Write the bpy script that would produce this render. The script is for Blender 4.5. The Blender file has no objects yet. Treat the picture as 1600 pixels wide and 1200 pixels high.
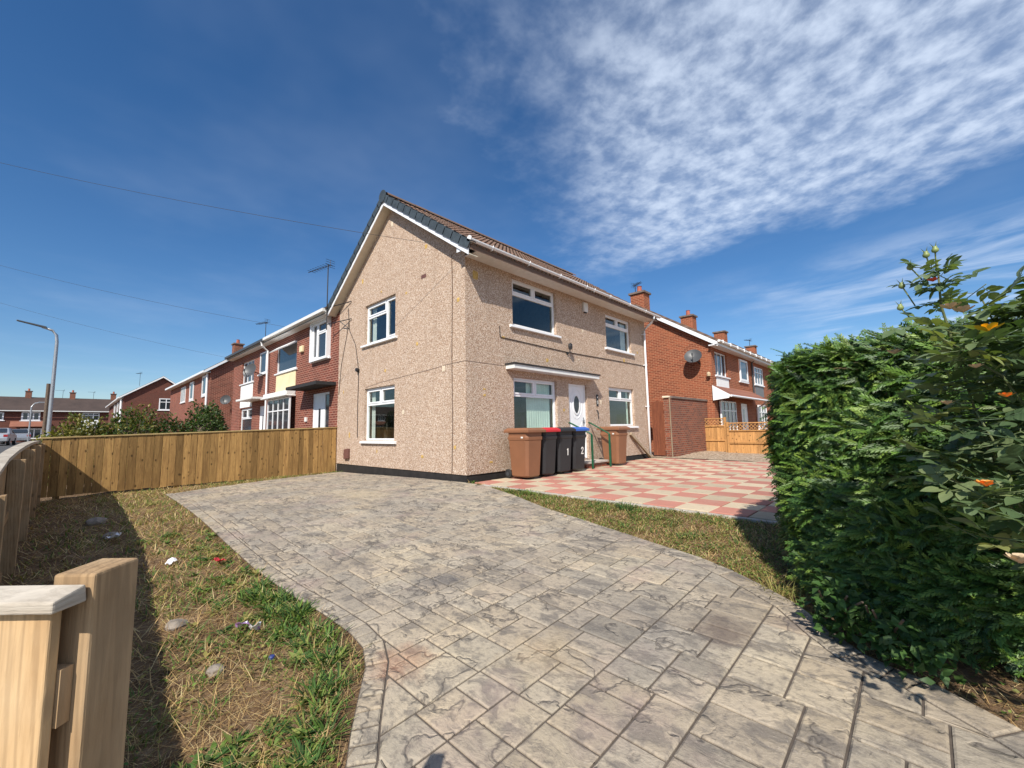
import bpy, bmesh, math, random
import numpy as np
from mathutils import Vector, Matrix, noise as mnoise
R = random.Random(7)
NP = np.random.default_rng(11)
sc = bpy.context.scene
col = sc.collection
rad = math.radians

# ------------------------------------------------------------------ camera
cam_d = bpy.data.cameras.new("camera"); cam = bpy.data.objects.new("camera", cam_d); col.objects.link(cam)
sc.camera = cam
CAM = Vector((6.7, -5.6827, 1.0519))
PITCH, ROLL, YAW = 0.107113, -0.019398, -0.757305
fw = Vector((math.sin(YAW)*math.cos(PITCH), math.cos(YAW)*math.cos(PITCH), math.sin(PITCH)))
r0 = Vector((math.cos(YAW), -math.sin(YAW), 0)); u0 = r0.cross(fw)
rr = math.cos(ROLL)*r0 + math.sin(ROLL)*u0; uu = -math.sin(ROLL)*r0 + math.cos(ROLL)*u0
cam.matrix_world = Matrix(((rr.x, uu.x, -fw.x, CAM.x), (rr.y, uu.y, -fw.y, CAM.y), (rr.z, uu.z, -fw.z, CAM.z), (0, 0, 0, 1)))
cam_d.sensor_width = 36; cam_d.lens = 656.42/1600*36; cam_d.clip_start = .05; cam_d.clip_end = 2000

# ------------------------------------------------------------------ light
SUN = Vector((1, -1.85, 1.95)).normalized()
world = bpy.data.worlds.new("World"); sc.world = world; world.use_nodes = True
nt = world.node_tree; N = nt.nodes; L = nt.links
bg = N['Background']
sky = N.new('ShaderNodeTexSky'); sky.sky_type = 'NISHITA'; sky.sun_disc = False
sky.sun_elevation = math.asin(SUN.z); sky.sun_rotation = math.atan2(SUN.x, SUN.y)
sky.air_density = 1.0; sky.dust_density = .3; sky.ozone_density = 2.6; sky.altitude = 0
SKY_STRENGTH = .092
def wmath(op, a, b=None, c=None):
    n = N.new('ShaderNodeMath'); n.operation = op
    for i, v in enumerate((a, b, c)):
        if v is None: continue
        if isinstance(v, (int, float)): n.inputs[i].default_value = v
        else: L.new(v, n.inputs[i])
    return n.outputs[0]
def wramp(v, lo, hi):
    n = N.new('ShaderNodeMapRange'); n.interpolation_type = 'SMOOTHSTEP'
    n.inputs[1].default_value = lo; n.inputs[2].default_value = hi; L.new(v, n.inputs[0]); return n.outputs[0]
tc = N.new('ShaderNodeTexCoord'); sep = N.new('ShaderNodeSeparateXYZ'); L.new(tc.outputs['Generated'], sep.inputs[0])
zc = wmath('MAXIMUM', sep.outputs[2], .03)
px = wmath('DIVIDE', sep.outputs[0], zc); py = wmath('DIVIDE', sep.outputs[1], zc)
cmb = N.new('ShaderNodeCombineXYZ'); L.new(px, cmb.inputs[0]); L.new(py, cmb.inputs[1])
def wnoise(scale, detail, rough=.55, dist=0, vec=None, sx=1, sy=1, rot=0):
    mp = N.new('ShaderNodeMapping'); mp.inputs['Scale'].default_value = (sx, sy, 1); mp.inputs['Rotation'].default_value = (0, 0, rot)
    L.new(vec or cmb.outputs[0], mp.inputs[0])
    n = N.new('ShaderNodeTexNoise'); n.inputs['Scale'].default_value = scale; n.inputs['Detail'].default_value = detail
    n.inputs['Roughness'].default_value = rough; n.inputs['Distortion'].default_value = dist
    L.new(mp.outputs[0], n.inputs['Vector']); return n.outputs[0]
# altocumulus sheet drifting at one height: direction projected on a plane
edge_n = wnoise(2.2, 5, .6)
edge_off = wmath('MULTIPLY', wmath('SUBTRACT', edge_n, .5), 1.5)
low = wramp(wmath('ADD', py, wmath('MULTIPLY', edge_off, .7)), 2.62, 2.05)
left = wramp(wmath('ADD', wmath('ADD', px, wmath('MULTIPLY', py, .5)), wmath('MULTIPLY', edge_off, .8)), -.62, .35)
sheet = wmath('MULTIPLY', low, left)
puffs = wnoise(10.5, 5, .55, .15, sx=1.0, sy=.85, rot=.5)
fine = wnoise(34, 4, .6)
cell = wramp(wmath('ADD', puffs, wmath('MULTIPLY', wmath('SUBTRACT', fine, .5), .2)), .27, .76)
cloud = wmath('MULTIPLY', sheet, wmath('ADD', wmath('MULTIPLY', cell, .56), .24))
wisp_n = wramp(wnoise(1.1, 6, .6, .6, sx=.6, sy=1.3, rot=-.2), .36, .66)
wisp_m = wmath('MULTIPLY', wramp(py, 2.7, 3.6), wramp(wmath('ADD', px, edge_off), -1.4, .4))
cloud = wmath('MAXIMUM', cloud, wmath('MULTIPLY', wmath('MULTIPLY', wisp_n, wisp_m), .62))
veil = wmath('MULTIPLY', wramp(wnoise(.55, 5, .6), .45, .8), .10)
cloud = wmath('MINIMUM', wmath('MAXIMUM', cloud, veil), .9)
hs = N.new('ShaderNodeHueSaturation'); hs.inputs['Saturation'].default_value = 1.25; L.new(sky.outputs[0], hs.inputs['Color'])
mixc = N.new('ShaderNodeMix'); mixc.data_type = 'RGBA'; L.new(cloud, mixc.inputs[0]); tn = N.new('ShaderNodeMix'); tn.data_type = 'RGBA'; tn.blend_type = 'MULTIPLY'; tn.inputs[0].default_value = 1; L.new(hs.outputs[0], tn.inputs[6]); tn.inputs[7].default_value = (.93, .985, 1.07, 1); L.new(tn.outputs[2], mixc.inputs[6])
mixc.inputs[7].default_value = (7.0, 8.0, 9.6, 1)
L.new(mixc.outputs[2], bg.inputs[0]); bg.inputs[1].default_value = SKY_STRENGTH
sun_d = bpy.data.lights.new("sun", 'SUN'); sun_d.energy = 5.0; sun_d.angle = rad(.53); sun_d.color = (1, .94, .845)
sun = bpy.data.objects.new("sun", sun_d); col.objects.link(sun)
sun.rotation_euler = SUN.to_track_quat('Z', 'Y').to_euler(); sun.location = (20, -30, 40)
vs = sc.view_settings; vs.view_transform = 'Standard'; vs.look = 'None'; vs.exposure = 0.3; vs.gamma = 1; vs.use_curve_mapping = False
sc.cycles.max_bounces = 8; sc.cycles.transparent_max_bounces = 12

# ------------------------------------------------------------------ materials
MATS = {}
class NB:
    """small node helper"""
    def __init__(s, name):
        s.m = bpy.data.materials.new(name); s.m.use_nodes = True; s.t = s.m.node_tree; s.n = s.t.nodes; s.l = s.t.links
        s.b = s.n['Principled BSDF']; s.out = s.n['Material Output']; MATS[name] = s.m
    def node(s, t, **k):
        n = s.n.new(t)
        for a, v in k.items(): setattr(n, a, v)
        return n
    def put(s, sock, v):
        if isinstance(v, (int, float)): sock.default_value = v
        elif isinstance(v, (tuple, list)): sock.default_value = tuple(v) + ((1,) if len(v) == 3 and len(sock.default_value) == 4 else ())
        else: s.l.new(v, sock)
    def pos(s): return s.node('ShaderNodeNewGeometry').outputs['Position']
    def obj(s): return s.node('ShaderNodeTexCoord').outputs['Object']
    def mapping(s, v, scale=(1, 1, 1), rot=(0, 0, 0), loc=(0, 0, 0)):
        m = s.node('ShaderNodeMapping'); m.inputs['Scale'].default_value = scale; m.inputs['Rotation'].default_value = rot; m.inputs['Location'].default_value = loc
        s.l.new(v, m.inputs[0]); return m.outputs[0]
    def noise(s, v, scale, detail=4, rough=.55, dist=0, out=0):
        n = s.node('ShaderNodeTexNoise'); s.l.new(v, n.inputs['Vector']); n.inputs['Scale'].default_value = scale
        n.inputs['Detail'].default_value = detail; n.inputs['Roughness'].default_value = rough; n.inputs['Distortion'].default_value = dist
        return n.outputs[out]
    def vor(s, v, scale, feature='F1', out='Distance', rnd=1):
        n = s.node('ShaderNodeTexVoronoi', feature=feature); s.l.new(v, n.inputs['Vector']); n.inputs['Scale'].default_value = scale
        n.inputs['Randomness'].default_value = rnd; return n.outputs[out]
    def ramp(s, v, stops, interp='LINEAR'):
        r = s.node('ShaderNodeValToRGB'); r.color_ramp.interpolation = interp; e = r.color_ramp.elements
        while len(e) < len(stops): e.new(.5)
        for i, (p, c) in enumerate(stops): e[i].position = p; e[i].color = tuple(c) + (1,) if len(c) == 3 else c
        s.l.new(v, r.inputs[0]); return r.outputs[0]
    def math(s, op, a, b=0.0):
        n = s.node('ShaderNodeMath', operation=op); s.put(n.inputs[0], a); s.put(n.inputs[1], b); return n.outputs[0]
    def mapr(s, v, a, b, c=0., d=1.):
        n = s.node('ShaderNodeMapRange'); s.l.new(v, n.inputs[0])
        for i, x in enumerate((a, b, c, d)): n.inputs[i+1].default_value = x
        return n.outputs[0]
    def mix(s, f, a, b, mode='MIX'):
        n = s.node('ShaderNodeMix', data_type='RGBA', blend_type=mode); s.put(n.inputs[0], f); s.put(n.inputs[6], a); s.put(n.inputs[7], b); return n.outputs[2]
    def attr(s, name, out='Color'): return s.node('ShaderNodeAttribute', attribute_name=name).outputs[out]
    def rnd(s): return s.node('ShaderNodeObjectInfo').outputs['Random']
    def bump(s, h, strength=.3, dist=.01, normal=None):
        n = s.node('ShaderNodeBump'); n.inputs['Strength'].default_value = strength; n.inputs['Distance'].default_value = dist
        s.l.new(h, n.inputs['Height'])
        if normal is not None: s.l.new(normal, n.inputs['Normal'])
        return n.outputs[0]
    def set(s, color=None, rough=None, normal=None, metal=None, spec=None, trans=None, ior=None, sss=None):
        for k, v in (('Base Color', color), ('Roughness', rough), ('Normal', normal), ('Metallic', metal), ('Specular IOR Level', spec), ('Transmission Weight', trans), ('IOR', ior)):
            if v is not None: s.put(s.b.inputs[k], v)
        return s

def plain(name, c, rough=.5, metal=0, var=.12, scale=8, bump=0, spec=.5):
    b = NB(name); n = b.noise(b.pos(), scale, 4)
    d = tuple(x*(1-var) for x in c); e = tuple(min(1, x*(1+var)) for x in c)
    b.set(b.ramp(n, [(.3, d), (.7, e)]), rough, metal=metal, spec=spec)
    if bump: b.set(normal=b.bump(b.noise(b.pos(), scale*6, 3), bump, .004))
    return b
# pebble dash render
b = NB('pebbledash'); p = b.pos()
cellc = b.vor(p, 72, out='Color'); celld = b.vor(p, 72)
sepc = b.node('ShaderNodeSeparateColor'); b.l.new(cellc, sepc.inputs[0])
stone = b.ramp(sepc.outputs[0], [(0, (.15, .085, .055)), (.16, (.32, .20, .135)), (.42, (.46, .325, .235)), (.68, (.58, .44, .335)), (.86, (.72, .60, .48)), (1, (.86, .78, .68))])
stone = b.mix(.2, stone, (.50, .36, .26))
grime = b.noise(p, 1.3, 5, .6)
stone = b.mix(b.mapr(grime, .42, .75, 0, .22), stone, (.33, .24, .18))
streak = b.noise(b.mapping(p, (3.2, 3.2, .22)), 1.6, 5, .6)
stone = b.mix(b.mapr(streak, .5, .75, 0, .3), stone, (.36, .265, .195))
b.set(stone, .92, b.bump(b.math('ADD', b.math('MULTIPLY', celld, -1.0), b.math('MULTIPLY', b.noise(p, 30, 3), .5)), .75, .012), spec=.2)
# brick
def brick(name, c1, c2, mort, dirt=(.12, .06, .045), dark=.0):
    b = NB(name); p = b.pos(); s = b.node('ShaderNodeSeparateXYZ'); b.l.new(p, s.inputs[0])
    u = b.math('ADD', s.outputs[0], s.outputs[1]); cb = b.node('ShaderNodeCombineXYZ'); b.l.new(u, cb.inputs[0]); b.l.new(s.outputs[2], cb.inputs[1])
    t = b.node('ShaderNodeTexBrick'); b.l.new(cb.outputs[0], t.inputs['Vector'])
    t.inputs['Scale'].default_value = 1; t.inputs['Brick Width'].default_value = .225; t.inputs['Row Height'].default_value = .075
    t.inputs['Mortar Size'].default_value = .011; t.inputs['Mortar Smooth'].default_value = .25; t.inputs['Bias'].default_value = -.1
    t.inputs['Color1'].default_value = c1+(1,); t.inputs['Color2'].default_value = c2+(1,); t.inputs['Mortar'].default_value = mort+(1,)
    cc = b.mix(b.mapr(b.noise(p, 1.1, 5), .4, .75, 0, .55), t.outputs[0], dirt)
    cc = b.mix(b.mapr(b.noise(p, 14, 3), .5, .8, 0, .35), cc, tuple(min(1, x*1.7) for x in c1))
    b.set(cc, .88, b.bump(b.math('ADD', b.math('MULTIPLY', t.outputs[1], -1), b.math('MULTIPLY', b.noise(p, 60, 3), .3)), .6, .008), spec=.25)
brick('brick_left', (.215, .055, .034), (.105, .028, .02), (.43, .235, .17))
brick('brick_right', (.28, .078, .038), (.14, .038, .021), (.42, .21, .12), dirt=(.34, .125, .062))
brick('brick_far', (.155, .04, .028), (.10, .027, .02), (.16, .095, .07))
brick('brick_old', (.27, .078, .04), (.12, .036, .025), (.25, .17, .125), dirt=(.14, .08, .06))
# concrete drive
b = NB('stamped_concrete'); p = b.pos(); tint = b.attr('tint')
pw = b.node('ShaderNodeVectorMath', operation='ADD'); b.l.new(p, pw.inputs[0])
wn = b.node('ShaderNodeVectorMath', operation='SCALE'); b.l.new(b.noise(p, 3.1, 3, .6, out=1), wn.inputs[0]); wn.inputs[3].default_value = .16; b.l.new(wn.outputs[0], pw.inputs[1])
cleft = b.noise(b.mapping(pw.outputs[0], (1, 2.0, 1), (0, 0, .9)), 4.2, 8, .64, .35)
cleft2 = b.noise(p, 26, 6, .65)
gate_ = b.noise(p, 2.6, 3, .5)
ridge = b.math('ABSOLUTE', b.math('SUBTRACT', b.noise(pw.outputs[0], 3.4, 4, .5, .3), .5))
ridge = b.math('ADD', ridge, b.mapr(gate_, .50, .56, 0, .2))
base = b.ramp(b.noise(p, .8, 5, .6), [(.3, (.26, .228, .19)), (.5, (.355, .302, .232)), (.7, (.45, .375, .265))])
base = b.mix(.5, base, tint, 'MULTIPLY')
base = b.mix(b.mapr(cleft, .52, .60, 0, .62), base, (.12, .108, .098))
base = b.mix(b.mapr(ridge, .02, .0, 0, .85), base, (.075, .065, .058))
base = b.mix(b.mapr(cleft2, .50, .66, 0, .6), base, (.145, .125, .108))
base = b.mix(b.mapr(b.noise(p, 7.5, 6, .7), .54, .66, 0, .5), base, (.13, .116, .104))
base = b.mix(b.mapr(b.noise(p, 95, 2), .62, .8, 0, .4), base, (.56, .50, .42))
base = b.mix(b.mapr(b.noise(b.mapping(p, (1, 1, 1), loc=(9, 4, 0)), 1.7, 4, .6), .55, .75, 0, .5), base, (.33, .245, .215))
# rust and oil stains with their own place on the slab
def blot(b, p, x, y, r, sx=1., seed=0):
    m = b.mapping(p, (1, sx, 0), loc=(-x, -y*sx, 0)); w = b.noise(p, 7, 4, .6)
    ln = b.node('ShaderNodeVectorMath', operation='LENGTH'); b.l.new(m, ln.inputs[0])
    return b.mapr(b.math('ADD', ln.outputs[1], b.math('MULTIPLY', b.math('SUBTRACT', w, .5), r*1.6)), r, r*.25)
base = b.mix(b.math('MULTIPLY', blot(b, p, 4.36, -4.22, .22), .42), base, (.30, .125, .06))
base = b.mix(b.math('MULTIPLY', blot(b, p, 4.98, -3.62, .30), .22), base, (.44, .31, .15))
base = b.mix(b.math('MULTIPLY', blot(b, p, 5.72, -2.75, .24), .7), base, (.10, .075, .065))
base = b.mix(b.math('MULTIPLY', blot(b, p, 3.55, -3.35, .3), .5), base, (.12, .115, .115))
base = b.mix(b.math('MULTIPLY', blot(b, p, -.6, -1.9, .9, 1.6), .5), base, (.46, .37, .24))
hgt = b.math('ADD', b.math('MULTIPLY', cleft, -1.0), b.math('MULTIPLY', b.mapr(ridge, .05, 0, 0, 1), -.35))
hgt = b.math('ADD', hgt, b.math('MULTIPLY', cleft2, .18))
b.set(base, b.mapr(cleft2, .3, .8, .7, .9), b.bump(hgt, .8, .028), spec=.3)
plain('joint_dark', (.085, .068, .055), .95, var=.3, scale=14)
# patio slabs
def slab(name, c):
    b = NB(name); p = b.pos(); o = b.rnd()
    cc = b.mix(b.mapr(b.noise(p, 1.4, 5), .35, .75, 0, .5), c, tuple(x*.78 for x in c))
    cc = b.mix(b.mapr(b.noise(p, 60, 3), .55, .8, 0, .3), cc, tuple(x*.7 for x in c))
    cc = b.mix(b.mapr(b.noise(p, 3.2, 6, .75), .5, .72, 0, .55), cc, (.36, .265, .20))
    cc = b.mix(b.mapr(b.noise(p, 11, 5, .75), .6, .72, 0, .5), cc, (.22, .17, .13))
    hv = b.node('ShaderNodeHueSaturation'); b.l.new(cc, hv.inputs['Color']); b.l.new(b.mapr(o, 0, 1, .82, 1.12), hv.inputs['Value'])
    b.set(hv.outputs[0], .85, b.bump(b.noise(p, 90, 3), .25, .003), spec=.3)
slab('slab_red', (.45, .195, .145)); slab('slab_cream', (.50, .41, .285))
plain('slab_edge', (.38, .345, .30), .9, var=.25, scale=6, bump=.3)
# ground
b = NB('soil'); p = b.pos()
cc = b.ramp(b.noise(p, 2.2, 7, .65), [(.25, (.075, .044, .025)), (.5, (.17, .105, .058)), (.75, (.33, .225, .13))])
cc = b.mix(b.mapr(b.noise(p, 30, 4, .7), .5, .75, 0, .6), cc, (.38, .29, .18))
cc = b.mix(b.mapr(b.vor(p, 55), .0, .22, .6, 0), cc, (.36, .31, .25))
b.set(cc, .95, b.bump(b.noise(p, 28, 6, .7), .9, .03), spec=.2)
b = NB('gravel_soil'); p = b.pos()
vc = b.vor(p, 26, out='Color'); sc_ = b.node('ShaderNodeSeparateColor'); b.l.new(vc, sc_.inputs[0])
cc = b.ramp(sc_.outputs[0], [(0, (.18, .13, .09)), (.5, (.36, .27, .19)), (1, (.58, .48, .37))])
b.set(b.mix(b.mapr(b.noise(p, 3, 5), .4, .7, 0, .5), cc, (.27, .19, .12)), .95, b.bump(b.vor(p, 26), .8, .02), spec=.2)
b = NB('asphalt'); p = b.pos()
b.set(b.mix(b.noise(p, 80, 3), (.045, .045, .047), (.085, .083, .08)), .9, b.bump(b.noise(p, 120, 2), .4, .004))
plain('paving', (.26, .245, .225), .9, var=.18, scale=3, bump=.2)
plain('kerbstone', (.33, .31, .29), .9, var=.2, scale=5)
# wood
def wood(name, c, dark, knots=True, rnd_amt=.28, sx=(26, 26, 2.2), rough=.8, weather=None, rings=0):
    b = NB(name); p = b.pos(); o = b.rnd()
    off = b.node('ShaderNodeVectorMath', operation='ADD'); b.l.new(p, off.inputs[0])
    cm = b.node('ShaderNodeCombineXYZ'); b.l.new(b.math('MULTIPLY', o, 37.), cm.inputs[2]); b.l.new(cm.outputs[0], off.inputs[1])
    g = b.noise(b.mapping(off.outputs[0], sx), 1.0, 5, .6, .8)
    cc = b.ramp(g, [(.3, dark), (.55, c), (.8, tuple(min(1, x*1.25) for x in c))])
    fg = b.noise(b.mapping(off.outputs[0], tuple(v*5.5 for v in sx)), 1.0, 4, .65, .4)
    cc = b.mix(b.mapr(fg, .48, .72, 0, .55), cc, tuple(x*.72 for x in dark))
    if rings:
        wv = b.node('ShaderNodeTexWave', wave_type='BANDS', bands_direction='DIAGONAL'); b.l.new(b.mapping(off.outputs[0], (1, 1, .05)), wv.inputs[0]); wv.inputs['Scale'].default_value = rings; wv.inputs['Distortion'].default_value = 5.5; wv.inputs['Detail'].default_value = 3; wv.inputs['Detail Scale'].default_value = 1.4
        cc = b.mix(b.mapr(wv.outputs[1], .62, 1.0, 0, .62), cc, tuple(x*.62 for x in dark))
    big = b.noise(b.mapping(off.outputs[0], (3, 3, .7)), 1.3, 3)
    cc = b.mix(b.mapr(big, .5, .75, 0, .5), cc, dark)
    if knots:
        k = b.vor(b.mapping(off.outputs[0], (8.5, 8.5, 5.0)), 1.0)
        cc = b.mix(b.mapr(k, .09, .2, .9, 0), cc, tuple(x*.35 for x in dark))
    if weather: cc = b.mix(b.mapr(b.noise(off.outputs[0], 4, 4), .35, .7, 0, .55), cc, weather)
    hv = b.node('ShaderNodeHueSaturation'); b.l.new(cc, hv.inputs['Color']); b.l.new(b.mapr(o, 0, 1, 1-rnd_amt, 1+rnd_amt), hv.inputs['Value'])
    b.set(hv.outputs[0], rough, b.bump(b.math('ADD', g, b.math('MULTIPLY', fg, .6)), .6, .004), spec=.2)
wood('wood_green', (.35, .21, .076), (.195, .108, .04), rnd_amt=.36)
wood('wood_cap', (.44, .33, .15), (.3, .2, .09), False, sx=(3, 3, 26))
wood('wood_brown', (.34, .22, .115), (.22, .135, .066), True, .15, weather=(.40, .30, .19), rings=30)
wood('wood_fresh', (.52, .34, .17), (.38, .225, .10), True, .12, weather=(.55, .42, .27), rings=26)
wood('wood_white', (.46, .41, .34), (.33, .28, .22), True, .08, sx=(5, 5, 40))
wood('wood_orange', (.52, .275, .10), (.36, .18, .07), True, .2)
wood('wood_gate', (.20, .068, .035), (.12, .04, .024), False, .1)
wood('wood_plank', (.36, .28, .19), (.22, .16, .11), False, .1)
# plastics, paint, metals
plain('upvc', (.80, .81, .82), .32, var=.03); plain('upvc_old', (.72, .72, .69), .45, var=.06)
plain('soffit_cream', (.62, .55, .43), .6, var=.08); plain('cream_panel', (.74, .62, .38), .7, var=.08, scale=2)
plain('white_panel', (.80, .80, .78), .55, var=.03); plain('white_paint', (.78, .77, .74), .6, var=.06)
plain('grey_panel', (.16, .165, .17), .6, var=.1); plain('felt_black', (.022, .021, .022), .9, var=.3, scale=20)
plain('plinth_black', (.018, .016, .015), .75, var=.4, scale=6, bump=.5)
plain('verge_dark', (.045, .058, .066), .55, var=.25, scale=9)
plain('bin_brown', (.225, .098, .048), .5, var=.07, scale=3, bump=.15); plain('bin_black', (.022, .023, .026), .45, var=.15, scale=3, bump=.15)
plain('lid_red', (.55, .022, .03), .4, var=.06); plain('lid_blue', (.03, .11, .42), .4, var=.06); plain('rubber', (.016, .016, .016), .8)
plain('sticker', (.75, .74, .70), .6, var=.05); plain('rail_green', (.012, .085, .04), .35, var=.2, scale=12)
plain('steel_grey', (.36, .38, .40), .42, .6, var=.12); plain('lamp_dark', (.05, .055, .06), .5); plain('black_metal', (.02, .02, .022), .5)
plain('dish_grey', (.07, .072, .075), .45, var=.06); plain('meter_brown', (.14, .062, .05), .6); plain('stone_grey', (.42, .37, .32), .9, var=.22, scale=9, bump=.5)
plain('pot_red', (.36, .10, .06), .8, var=.2); plain('chim_cap', (.16, .12, .10), .9, var=.3)
plain('patch_yellow', (.52, .335, .10), .9, var=.3, scale=30, bump=.4); plain('patch_pale', (.66, .56, .42), .9, var=.2, scale=30, bump=.4)
plain('cable_black', (.03, .027, .025), .7); plain('crack_dark', (.17, .12, .09), .95, var=.3, scale=20)
plain('blind_green', (.74, .86, .78), .7, var=.08, scale=2); plain('net_white', (.62, .64, .62), .8, var=.1, scale=6); plain('room_dark', (.10, .098, .092), .9)
plain('pebble', (.24, .205, .17), .9, var=.35, scale=15, bump=.5); plain('paper', (.78, .77, .80), .7, var=.05); plain('paper_purple', (.42, .22, .50), .7, var=.3, scale=40)
plain('cap_blue', (.03, .05, .20), .4); plain('scrap_red', (.55, .03, .04), .5); plain('car_silver', (.36, .38, .41), .3, .5, var=.03); plain('car_grey', (.44, .46, .48), .3, .4, var=.03)
plain('tail_red', (.35, .02, .02), .3); plain('head_glass', (.6, .62, .65), .1)
plain('bark', (.12, .085, .06), .9, var=.3, scale=20, bump=.5); plain('rose_stem', (.10, .12, .045), .7, var=.3, scale=20); plain('hip_green', (.22, .27, .09), .5, var=.2, scale=30)
plain('petal_yellow', (.85, .52, .02), .5, var=.1); plain('petal_orange', (.80, .28, .04), .5, var=.12); plain('petal_red', (.45, .06, .03), .5, var=.15); plain('petal_dead', (.50, .38, .24), .8, var=.2, scale=30)
b = NB('roof_brown'); p = b.pos()
b.set(b.mix(b.mapr(b.noise(p, 1.6, 5, .65), .35, .7), b.mix(b.noise(p, 40, 3), (.135, .07, .045), (.21, .12, .08)), (.125, .09, .068)), .9, b.bump(b.noise(p, 60, 3), .3, .004))
def roofm(name, c):
    b = NB(name); p = b.pos(); s = b.node('ShaderNodeSeparateXYZ'); b.l.new(p, s.inputs[0])
    w = b.node('ShaderNodeTexWave', wave_type='BANDS', bands_direction='Z'); b.l.new(p, w.inputs[0]); w.inputs['Scale'].default_value = 1.6
    cc = b.mix(b.mapr(b.noise(p, .7, 5, .65), .35, .7), c, tuple(x*.65 for x in c))
    cc = b.mix(b.mapr(w.outputs[1], .0, .25, .5, 0), cc, tuple(x*.4 for x in c))
    b.set(cc, .9, b.bump(w.outputs[1], .6, .03))
roofm('roof_far', (.075, .05, .041)); roofm('roof_right', (.19, .125, .095)); roofm('roof_porch', (.30, .12, .075))
# glass: clear pane, mirror part from Fresnel
b = NB('glass'); gl = b.node('ShaderNodeBsdfGlossy'); gl.inputs['Roughness'].default_value = .02; gl.inputs['Color'].default_value = (.85, .86, .84, 1)
tr = b.node('ShaderNodeBsdfTransparent'); tr.inputs['Color'].default_value = (.90, .93, .91, 1)
fr = b.node('ShaderNodeLayerWeight'); fr.inputs['Blend'].default_value = .5; mx = b.node('ShaderNodeMixShader')
b.l.new(b.math('ADD', b.math('MULTIPLY', b.math('POWER', fr.outputs[1], 4.0), .85), .055), mx.inputs[0]); b.l.new(tr.outputs[0], mx.inputs[1]); b.l.new(gl.outputs[0], mx.inputs[2]); b.l.new(mx.outputs[0], b.out.inputs[0])
b = NB('far_glass'); b.set((.03, .036, .042), .06, spec=.8)
b = NB('obscure_glass'); b.set(b.mix(b.vor(b.pos(), 60), (.008, .01, .012), (.05, .055, .06)), .12, b.bump(b.vor(b.pos(), 60), .4, .004), spec=.7)
# leaves: tint attribute, a little light comes through
def leafm(name, trans=.3, rough=.5, spec=.35):
    b = NB(name); c = b.attr('tint'); b.set(c, rough, spec=spec)
    t = b.node('ShaderNodeBsdfTranslucent'); b.l.new(b.mix(1., c, (1.3, 1.5, .6), 'MULTIPLY'), t.inputs[0])
    m = b.node('ShaderNodeMixShader'); m.inputs[0].default_value = trans; b.l.new(b.b.outputs[0], m.inputs[1]); b.l.new(t.outputs[0], m.inputs[2]); b.l.new(m.outputs[0], b.out.inputs[0])
leafm('leaf'); leafm('conifer', .18, .45, .4); leafm('grass', .25, .6, .25)
b = NB('rose_leaf'); o = b.rnd(); p = b.obj()
cc = b.ramp(o, [(0, (.06, .10, .045)), (.5, (.105, .155, .07)), (.85, (.16, .205, .095)), (1, (.25, .27, .10))])
vein = b.node('ShaderNodeTexWave'); vein.inputs['Scale'].default_value = 26; vein.inputs['Distortion'].default_value = 1.5; b.l.new(p, vein.inputs[0])
b.set(cc, .42, b.bump(vein.outputs[1], .25, .002), spec=.45)
t = b.node('ShaderNodeBsdfTranslucent'); b.l.new(b.mix(1., cc, (1.5, 1.7, .5), 'MULTIPLY'), t.inputs[0])
m_ = b.node('ShaderNodeMixShader'); m_.inputs[0].default_value = .25; b.l.new(b.b.outputs[0], m_.inputs[1]); b.l.new(t.outputs[0], m_.inputs[2]); b.l.new(m_.outputs[0], b.out.inputs[0])

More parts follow.
